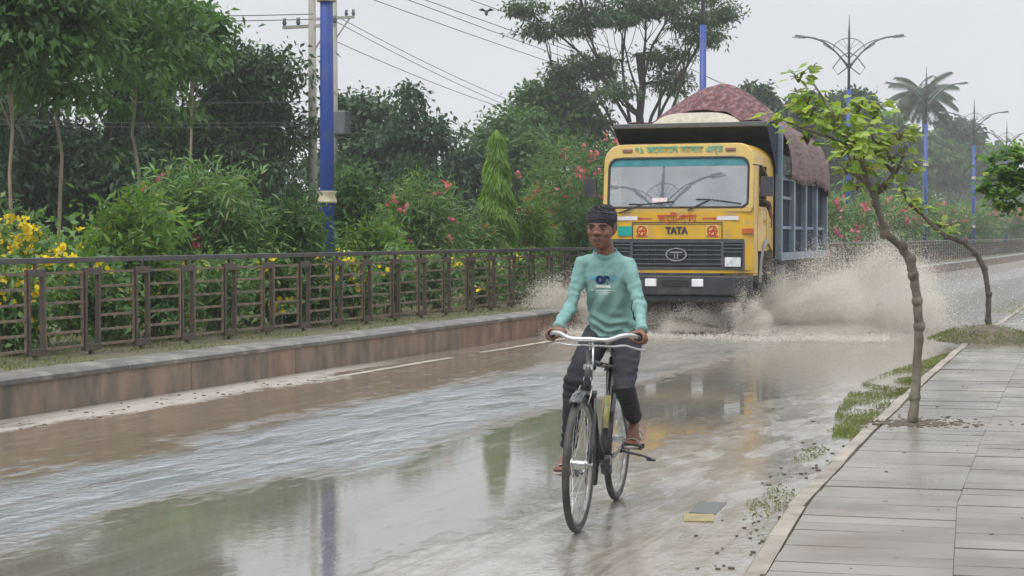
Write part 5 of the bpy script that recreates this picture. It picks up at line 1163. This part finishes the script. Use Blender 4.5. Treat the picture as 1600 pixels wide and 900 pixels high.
c_ = MB(); c_.tube([(-.30, .05, .31), (-.33, .08, .295), (-.40, .16, .27), (-.43, .20, .25)], [.009, .009, .008, .008], 8); c_.box((-.433, .205, .245), (.05, .05, .012)); c_.box((-.29, .05, .315), (.07, .03, .03)); obj('kickstand', c_, M['bike_black'], bike)

# ------------------------------------------------------------------ people
M['skin'] = mat('skin_brown', (.20, .094, .063), (.17, .078, .053), .5, 14, spec=.4)
M['skin_dark'] = mat('skin_dark', (.07, .036, .025), None, .5)
M['hair'] = mat('hair_black', (.008, .007, .007), (.02, .018, .017), .5, 40)
M['headwrap'] = mat('black_headband', (.016, .015, .022), (.028, .026, .034), .75, 30)
M['shirt'] = mat('mint_shirt', (.20, .36, .335), (.165, .31, .29), .85, 10, dirt=((.13, .26, .245), 5, .6))
M['jeans'] = mat('dark_jeans', (.010, .011, .018), (.026, .027, .034), .85, 4, contrast=(.42, .68), dirt=((.075, .07, .065), 5, .35))
M['eye'] = mat('eye_white', (.30, .25, .22), None, .3)
M['sandal'] = mat('sandal', (.24, .21, .18), (.38, .34, .30), .6, 30)
def ik(a, b, l1, l2, pole):
    a, b = Vector(a), Vector(b); d = b-a; L_ = min(d.length, (l1+l2)*.999); u = d.normalized(); x = (l1*l1-l2*l2+L_*L_)/(2*L_); h = math.sqrt(max(l1*l1-x*x, 1e-6)); p_ = Vector(pole); p_ = (p_-u*p_.dot(u)).normalized(); return a+u*x+p_*h
def hand(mb, wrist, G, ax, f, u, s=1, curl=1):
    """hand closed round a bar at G; ax points outward along the bar, f forward, u up"""
    def W(a, b_, c_): return Vector(G)+ax*a*s+f*b_*s+u*c_*s
    mb.tube([wrist, W(0, -.060, .018)], [(.021, .026), (.026, .024)], 10)
    mb.tube([W(0, -.068, .016), W(0, -.045, .020), W(0, -.018, .030), W(0, .002, .034)], [(.026, .018), (.037, .017), (.041, .014), (.039, .011)], 14, side=ax)
    for i, (a, k) in enumerate(((-.031, .97), (-.0105, 1.05), (.0105, 1.0), (.031, .86))):
        r = .0088*s*(1 if i < 3 else .9)
        mb.tube([W(a*.95, -.012, .030), W(a, .010*k, .034*k), W(a, .030*k, .020*k), W(a, .034*k, -.002), W(a, .022*k, -.023*k), W(a, .004, -.026*k)], [r*1.05, r*1.1, r, r*1.02, r*.92, r*.75], 8)
    mb.tube([W(-.032, -.050, .010), W(-.046, -.030, -.004), W(-.046, -.008, -.022), W(-.040, .012, -.030)], [.014*s, .0125*s, .0105*s, .0085*s], 8)
def head(mb, c, s, R):
    def E(p_, r): mb.ell(Vector(c)+R @ (Vector(p_)*s), [x*s for x in r], R, 18, 12)
    E((-.012, 0, .035), (.092, .073, .080)); E((.012, 0, -.005), (.074, .065, .085)); E((.026, 0, -.050), (.056, .054, .054)); E((.052, 0, -.082), (.028, .030, .024))
    E((.066, 0, .024), (.019, .052, .014)); E((.082, 0, -.002), (.011, .009, .024)); E((.090, 0, -.018), (.013, .013, .010))
    for sg in (-1, 1):
        E((.086, sg*.013, -.022), (.010, .009, .007)); E((.052, sg*.036, -.020), (.024, .024, .022)); E((.018, sg*.044, -.050), (.036, .014, .030)); E((-.006, sg*.070, -.004), (.014, .008, .026)); E((-.002, sg*.074, .008), (.011, .005, .013))
    E((.080, 0, -.048), (.011, .024, .0065)); E((.078, 0, -.058), (.011, .021, .008)); E((.074, 0, -.070), (.014, .024, .010))
def head_children(par, c, s, R, wrap=True, hair=True):
    def P_(p_): return Vector(c)+R @ (Vector(p_)*s)
    for sg in (-1, 1):
        e = MB(); e.ell(P_((.0745, sg*.031, .005)), (.0085*s, .0125*s, .0045*s), R, 12, 8); eo = obj('eye', e, M['eye'], par)
        i_ = MB(); i_.ell(P_((.0815, sg*.031, .005)), (.0040*s, .0066*s, .0050*s), R, 10, 7); obj('iris', i_, M['hair'], eo)
        b2 = MB(); b2.tube([P_((.083, sg*.012, .022)), P_((.0855, sg*.030, .028)), P_((.074, sg*.052, .023))], [.003*s, .0046*s, .002*s], 6); b2.tube([P_((.080, sg*.018, .0105)), P_((.083, sg*.031, .0135)), P_((.077, sg*.046, .0085))], .0022*s, 5); obj('eyebrow', b2, M['hair'], par)
        n_ = MB(); n_.ell(P_((.093, sg*.0075, -.0270)), (.005*s, .0042*s, .0022*s), R, 8, 6); obj('nostril', n_, M['skin_dark'], par)
    m_ = MB(); m_.tube([P_((.0835, -.023, -.0570)), P_((.0925, 0, -.0530)), P_((.0835, .023, -.0570))], .0021*s, 5); m_.ell(P_((.0865, 0, -.0475)), (.006*s, .022*s, .0048*s), R, 12, 7); m_.ell(P_((.085, 0, -.0600)), (.0065*s, .019*s, .0058*s), R, 12, 7); obj('lips', m_, mat('lips', (.12, .05, .038), None, .4), par)
    if hair:
        h = MB()
        for i in range(1100):
            th = random.random()*6.283; ph = math.acos(1-random.random()*1.15); d = Vector((math.sin(ph)*math.cos(th), math.sin(ph)*math.sin(th), math.cos(ph)))
            if (wrap and d.z < .62) or (d.x > .35 and d.z < .35): continue
            p0 = Vector((-.014+d.x*.093, d.y*.076, .040+d.z*.080)); q = p0+Vector((d.x*.010+random.gauss(0, .009), d.y*.009+random.gauss(0, .009), -.010+d.z*.012+random.gauss(0, .003)))
            h.tube([P_(p0), P_((p0+q)/2+d*.003), P_(q)], [.0035*s, .003*s, .0006], 4, caps=False)
        h.ell(P_((-.016, 0, .040)), (.095*s, .0775*s, .081*s), R, 20, 12); h.ell(P_((-.035, 0, .010)), (.073*s, .0765*s, .068*s), R, 18, 12)
        obj('hair', h, M['hair'], par)
    if wrap:
        w = MB(); n_ = 40
        w.tube([P_((-.013, 0, z)) for z in (.030, .034, .046, .060, .074, .088, .094)], [(a*s, b_*s) for a, b_ in ((.0755, .0925), (.0785, .0960), (.0800, .0975), (.0800, .0970), (.0785, .0950), (.0735, .0890), (.0670, .0820))], 30, side=R @ Vector((0, 1, 0)), caps=False)
        for k, (z0, tilt, rr) in enumerate(((.042, .05, .97), (.060, -.03, .985), (.075, .05, .945))):
            w.tube([P_((-.012+.0985*rr*math.cos(6.283*i/n_), .0805*rr*math.sin(6.283*i/n_), z0+tilt*.3*math.cos(6.283*i/n_)+.003*math.sin(3*6.283*i/n_+k))) for i in range(n_)], [(.0022*s, .0022*s)]*n_, 8, closed=True, side=(Vector((1, .01, 0)).cross(Vector((0, 1, 0)))).cross(Vector((0, 0, 1))) if False else None)
        obj('headband', w, M['headwrap'], par)
def pmat(o, m4): o.matrix_world = m4; return o

# --- the boy
HIP = Vector((-.225, 0, .985)); NECK = Vector((-.075, -.026, 1.425)); HC = Vector((-.02, -.042, 1.568));  HR = Matrix.Rotation(rad(-5), 3, 'Z') @ Matrix.Rotation(rad(4), 3, 'Y')
SHL, SHR = Vector((-.085, .104, 1.372)), Vector((-.085, -.156, 1.368))
GL, GR = Vector((.268, .240, hbz+.000)), Vector((.268, -.240, hbz+.000))
HIPL, HIPR = Vector((-.21, .085, .965)), Vector((-.21, -.085, .965))
ballL, ballR = PL+Vector((0, .005, .022)), PR+Vector((0, -.040, .022))
ankL, ankR = ballL+Vector((-.065, -.005, .125)), ballR+Vector((-.115, .005, .085))
kneeL = ik(HIPL, ankL, .425, .40, (1, .04, .25)); kneeR = ik(HIPR, ankR, .425, .40, (1, -.05, .15))
wrL, wrR = GL+Vector((-.085, -.006, .030)), GR+Vector((-.085, .006, .030))
elL = ik(SHL, wrL, .255, .232, (-.3, .25, -.7)); elR = ik(SHR, wrR, .255, .232, (-.3, -.12, -.7))
def lerp_pts(a, b_, n_): return [Vector(a).lerp(Vector(b_), i/n_) for i in range(n_+1)]
body_ = MB()
body_.tube([HIP+Vector((0, 0, -.06)), HIP, HIP.lerp(NECK, .35), HIP.lerp(NECK, .62), HIP.lerp(NECK, .85), NECK+Vector((-.005, 0, .0))], [(.12, .095), (.125, .095), (.108, .080), (.125, .085), (.115, .075), (.060, .050)], 24, side=(0, 1, 0))
body_.tube([NECK+Vector((-.005, 0, -.03)), NECK+Vector((.008, 0, .05)), HC+Vector((-.022, 0, -.055))], [(.058, .052), (.046, .046), (.047, .050)], 16, side=(0, 1, 0))
head(body_, HC, 1.06, HR)
for S_, E_, W_, sg in ((SHL, elL, wrL, 1), (SHR, elR, wrR, -1)):
    body_.tube([S_, S_.lerp(E_, .4), E_, E_.lerp(W_, .3), E_.lerp(W_, .7), W_], [.036, .032, .027, .028, .024, .020], 12)
for H_, K_, A_, B_, sg, pit in ((HIPL, kneeL, ankL, ballL, 1, 0), (HIPR, kneeR, ankR, ballR, -1, 0)):
    body_.tube([H_, H_.lerp(K_, .5), K_, K_.lerp(A_, .3), K_.lerp(A_, .7), A_], [.070, .060, .048, .046, .035, .030], 14)
    heel = A_+Vector((-.030, 0, -.050 if sg < 0 else -.055)); toe = B_+Vector((.055, 0, -.004 if sg < 0 else -.008))
    body_.tube([heel, A_+Vector((.0, 0, -.022)), A_.lerp(B_, .55)+Vector((0, 0, .0)), B_+Vector((.0, 0, .004))], [(.026, .028), (.030, .034), (.034, .026), (.042, .017)], 12, side=(0, 1, 0))
    for i in range(5):
        y = (-.032+.016*i)*sg*-1; l_ = (.062, .058, .052, .045, .036)[i]; r = (.0125, .0095, .009, .0085, .008)[i]
        body_.tube([B_+Vector((-.01, y*.9, .002)), B_+Vector((l_*.6, y, .004)), B_+Vector((l_, y, -.004))], [r, r, r*.85], 8)
for wr, G_, sg in ((wrL, GL, 1), (wrR, GR, -1)):
    axv = Vector((-.25, sg*.97, 0)).normalized(); axv = Vector((-.965, sg*.20, -.17)).normalized()*(1); 
    # bar runs mostly backwards at the grip: outward end of the bar is axv; fingers wrap over the outside
    ou = Vector((.25, sg*.95, .10)); ou = (ou-axv*ou.dot(axv)).normalized(); up_ = axv.cross(ou) if sg > 0 else ou.cross(axv)
    if up_.z < 0: up_ = -up_
    hand(body_, wr, G_, -axv if False else axv, (ou*.75+Vector((.66, 0, 0))).normalized() if False else ou, up_, .95)
boy_me = remesh(body_, .0034, 5)
bm = bmesh.new(); bm.from_mesh(boy_me); hv = [v for v in bm.verts if v.co.z > HC.z-.16]
for _ in range(5): bmesh.ops.smooth_vert(bm, verts=hv, factor=.5, use_axis_x=True, use_axis_y=True, use_axis_z=True)
bm.to_mesh(boy_me); bm.free(); boy_me.polygons.foreach_set('use_smooth', [True]*len(boy_me.polygons))
boy = link('person', boy_me, M['skin'], None, fix=False); pmat(boy, BMAT); tag(boy, 'boy in mint long sleeved shirt and black headband riding a bicycle', 'person')
head_children(boy, HC, 1.06, HR)
# shirt
sh = MB()
C1 = HIP+Vector((.02, 0, .0))
sh.tube([HIP+Vector((.028, 0, -.015)), HIP+Vector((.032, 0, .03)), HIP.lerp(NECK, .28)+Vector((.02, 0, 0)), HIP.lerp(NECK, .55)+Vector((.012, 0, 0)), HIP.lerp(NECK, .78)+Vector((.004, 0, 0)), HIP.lerp(NECK, .93), NECK+Vector((.002, 0, .010))],
        [(.145, .110), (.134, .105), (.122, .098), (.130, .102), (.134, .096), (.116, .080), (.062, .060)], 30, side=(0, 1, 0))
for S_, E_, W_, sg in ((SHL, elL, wrL, 1), (SHR, elR, wrR, -1)):
    i0 = S_+Vector((0, -sg*.075, .016)); W2 = E_.lerp(W_, .90)
    sh.tube([i0, S_+Vector((0, 0, .0)), S_.lerp(E_, .3), S_.lerp(E_, .7), E_, E_.lerp(W2, .35), E_.lerp(W2, .8), W2], [.040, .047, .043, .038, .036, .034, .030, .028], 18)
def ridged(v, n_):
    d = 0
    for W_, E_, S_ in ((wrL, elL, SHL), (wrR, elR, SHR)):
        for A_, B_, amp in ((E_, W_, .0045), (S_, E_, .0035)):
            u = (v-A_).dot((B_-A_).normalized())/(B_-A_).length; dist = (v-(A_+(B_-A_)*max(0, min(1, u)))).length
            if dist < .075 and -.1 < u < 1.1: d += amp*math.sin(u*26+mnoise.noise(v*14)*5)*max(0, 1-abs((u-.1 if A_ == E_ else u-.9))*1.3)
    d += .013*(abs(mnoise.noise(Vector((v.x*6, v.y*9+v.z*5, v.z*7-v.y*6))))-.2)+.006*(abs(mnoise.noise(Vector((v.x*14, v.y*20-v.z*12, v.z*14))))-.2)
    if v.z < 1.13 and abs(v.y) < .17: d += .006*math.sin((v.z+v.y*.25)*95+mnoise.noise(v*9)*5)*min(1, (1.13-v.z)/.08)
    # diagonal pull folds across the belly
    if abs(v.y) < .16 and 1.05 < v.z < 1.30: d += .0065*math.sin((v.y*.9-v.z*.55)*75+mnoise.noise(v*7)*3)*math.exp(-((v.z-1.16)/.08)**2)
    return d
shirt_me = remesh(sh, .006, 8, ridged); shirt = link('shirt', shirt_me, M['shirt'], boy, fix=False)
cl = MB(); cl.tube([NECK+Vector((.002+.060*math.cos(a), .066*math.sin(a), .012-.030*math.cos(a)-.004)) for a in [i*.2618 for i in range(24)]], [(.010, .0055)]*24, 8, closed=True); obj('collar', cl, mat('mint_rib', (.17, .36, .33), (.13, .29, .27), .85, 60), shirt)
for W_, E_ in ((wrL, elL), (wrR, elR)):
    W2 = E_.lerp(W_, .91); d = (W_-E_).normalized(); c_ = MB(); c_.tube([W2-d*.012, W2+d*.012], [.0345, .033], 20); obj('cuff', c_, M['shirt'], shirt)
# print on the chest, laid on the cloth
bvh = BVHTree.FromPolygons([v.co[:] for v in shirt_me.vertices], [p_.vertices[:] for p_ in shirt_me.polygons])
def onshirt(name, me_or_pts, mt, y0, z0, off=.0022):
    me = me_or_pts; bm = bmesh.new(); bm.from_mesh(me)
    bmesh.ops.triangulate(bm, faces=bm.faces); 
    for _ in range(3):
        e_ = [e for e in bm.edges if e.calc_length() > .014]
        if e_: bmesh.ops.subdivide_edges(bm, edges=e_, cuts=1); bmesh.ops.triangulate(bm, faces=bm.faces)
    bm.to_mesh(me); bm.free()
    for v in me.vertices:
        y, z = y0+v.co.x, z0+v.co.y; h_, nn, _, _ = bvh.ray_cast(Vector((.6, y, z)), Vector((-1, 0, 0)), 1.2)
        v.co = (h_.x+off+v.co.z if h_ else 0, y, z)
    link(name, me, mt, shirt, fix=False)
def rect_me(w, h, nx=14, ny=5):
    m_ = MB(); vs = [(-w/2+w*i/nx, -h/2+h*j/ny, 0) for i in range(nx+1) for j in range(ny+1)]; m_.add(vs, [(i*(ny+1)+j, (i+1)*(ny+1)+j, (i+1)*(ny+1)+j+1, i*(ny+1)+j+1) for i in range(nx) for j in range(ny)], True); return m_.mesh()
PZ = 1.282; PY = -.024
onshirt('print_stripe', rect_me(.150, .022), mat('print_blue', (.10, .33, .46), (.13, .38, .48), .8, 20), PY, PZ+.012, .0015)
onshirt('print_letters', text_mesh('OR', .056, .006, .0006), mat('print_navy', (.012, .022, .08), None, .8), PY, PZ+.000, .003)
onshirt('print_word', text_mesh('ORIGINAL', .019, .0015, .0004), mat('print_white', (.72, .76, .74), None, .8), PY, PZ-.034, .003)
for k, (w_, yy) in enumerate(((.14, -.056), (.10, -.066), (.055, -.076))): onshirt('print_line', rect_me(w_, .0035, 14, 1), bpy.data.materials['print_white'], PY+.004*(k-1), PZ+yy, .0028)
# trousers
tr = MB(); tr.tube([HIP+Vector((.005, 0, -.065)), HIP+Vector((.01, 0, -.02)), HIP+Vector((.018, 0, .045))], [(.138, .110), (.142, .112), (.125, .098)], 26, side=(0, 1, 0))
for H_, K_, A_, sg in ((HIPL, kneeL, ankL, 1), (HIPR, kneeR, ankR, -1)):
    A2 = K_.lerp(A_, .93)
    tr.tube([H_+Vector((-.02, 0, .0)), H_.lerp(K_, .3), H_.lerp(K_, .7), K_+(K_-(H_+A_)/2)*.02, K_.lerp(A2, .3), K_.lerp(A2, .7), A2], [.085, .080, .068, .060, .056, .047, .045], 18)
def tfold(v, n_):
    d = .006*(abs(mnoise.noise(v*8))-.2)
    for K_, A_ in ((kneeL, ankL), (kneeR, ankR)):
        u = (v-K_).dot((A_-K_).normalized())/(A_-K_).length
        if abs(v.y-K_.y) < .1 and u > .35: d += .006*(u-.2)*math.sin(u*42+mnoise.noise(v*12)*4)
        if abs(v.y-K_.y) < .1 and -.25 < u < .25: d += .003*math.sin(v.z*120+mnoise.noise(v*10)*4)
    return d
trs = link('trousers', remesh(tr, .006, 3, tfold), M['jeans'], boy, fix=False)
for B_, A_, sg in ((ballL, ankL, 1), (ballR, ankR, -1)):
    s_ = MB(); tilt = -.055 if sg > 0 else -.02
    prof = [(-.145, .026), (-.11, .034), (-.05, .033), (0, .044), (.05, .046), (.078, .026)]; hz_ = [ (A_.z-B_.z-.088) if sg > 0 else (A_.z-B_.z-.080), (A_.z-B_.z-.098) if sg > 0 else (A_.z-B_.z-.084), .012, -.010, -.014, -.012]
    s_.tube([(B_.x+x, B_.y, B_.z+z_-.008) for (x, w_), z_ in zip(prof, hz_)], [(w_, .009) for x, w_ in prof], 14, side=(0, 1, 0))
    n_ = 12
    for x0 in (.0, -.055, -.10):
        zz = .0 if x0 == 0 else (.02 if x0 > -.08 else .045)
        s_.tube([(B_.x+x0, B_.y+.041*math.cos(math.pi*i/n_), B_.z+zz-.014+.036*math.sin(math.pi*i/n_)) for i in range(n_+1)], [(.019, .0045)]*(n_+1), 6, side=(1, 0, 0))
    obj('sandal', s_, M['sandal'], boy)

# --- the truck crew: driver behind the windscreen and the mate leaning out of the near window
def sitter(x, y, label, out):
    o0 = Vector((x, y, 1.62)); b_ = MB(); nk = o0+Vector((.05, .02*out, .50)); hc = o0+Vector((.08, (.20 if out else 0), .655)) if out else o0+Vector((.06, 0, .65))
    b_.tube([o0, o0+Vector((.02, 0, .22)), nk+Vector((-.01, 0, -.1)), nk], [(.15, .11), (.145, .10), (.15, .09), (.055, .05)], 18, side=(0, 1, 0)); b_.tube([nk+Vector((0, 0, -.03)), hc+Vector((-.02, 0, -.06))], .05, 12); head(b_, hc, 1.0, Matrix.Identity(3))
    arms = []
    for sg in (-1, 1):
        S_ = nk+Vector((-.02, sg*.17, -.05))
        if out and sg == 1: E_ = Vector((x+.10, 1.27, 2.03)); W_ = Vector((x+.03, 1.315, 1.80)); 
        else: E_ = S_+Vector((.16, sg*.06, -.24)); W_ = Vector((x+.52, y+sg*.14, 2.05))
        b_.tube([S_, S_.lerp(E_, .5), E_, E_.lerp(W_, .4), W_], [.046, .042, .036, .036, .025], 12); arms.append((S_, E_, W_))
        if out and sg == 1:
            b_.tube([W_, W_+Vector((0, .005, -.05)), W_+Vector((0, .0, -.09))], [(.024, .018), (.038, .014), (.036, .012)], 10, side=(1, 0, 0))
            for i in range(4): b_.tube([W_+Vector((-.028+.019*i, .0, -.08)), W_+Vector((-.03+.02*i, -.004, -.125)), W_+Vector((-.028+.019*i, -.012, -.155+.01*abs(i-1.5)))], [.0095, .009, .0075], 7)
            b_.tube([W_+Vector((.02, 0, -.03)), W_+Vector((.045, -.006, -.065)), W_+Vector((.05, -.01, -.095))], [.011, .010, .008], 7)
        else: hand(b_, W_+Vector((-.06, 0, 0)), W_, Vector((0, sg, 0)), Vector((1, 0, 0)), Vector((0, 0, 1)), .95)
    p_ = link('person', remesh(b_, .0045, 2), M['skin'], None, fix=False); p_.location = torg; p_.rotation_euler = truck.rotation_euler; tag(p_, label, 'person')
    c_ = MB(); c_.tube([o0, o0+Vector((.02, 0, .22)), nk+Vector((-.01, 0, -.1)), nk+Vector((0, 0, -.005))], [(.175, .13), (.165, .12), (.17, .105), (.07, .065)], 20, side=(0, 1, 0))
    for S_, E_, W_ in arms: c_.tube([S_+Vector((0, 0, 0)), S_.lerp(E_, .5), E_, E_.lerp(W_, .35)], [.062, .056, .050, .045], 14)
    link('shirt', remesh(c_, .008, 2), mat('crew_shirt', (.06, .035, .035) if out else (.32, .34, .36), None, .85), p_, fix=False)
    head_children(p_, hc, 1.0, Matrix.Identity(3), wrap=False)
sitter(-1.12, -.55, 'driver seated behind the truck windscreen with both hands on the wheel', 0)
sitter(-1.0, .88, 'truck mate at the near side window with one arm hanging out', 1)

# ------------------------------------------------------------------ haze
hzm = MB(); hzm.box((100, 400, 9.5), (904, 1004, 22)); m_, n, l, b, o = mk('haze_air'); n.remove(b)
pv = n.new('ShaderNodeVolumePrincipled'); pv.inputs['Color'].default_value = (.96, .975, .99, 1); pv.inputs['Density'].default_value = .0008; pv.inputs['Anisotropy'].default_value = .0
l.new(pv.outputs[0], o.inputs['Volume']); tag(obj('haze', hzm, m_), 'thin pale humid haze over the whole road', 'haze', kind='stuff')
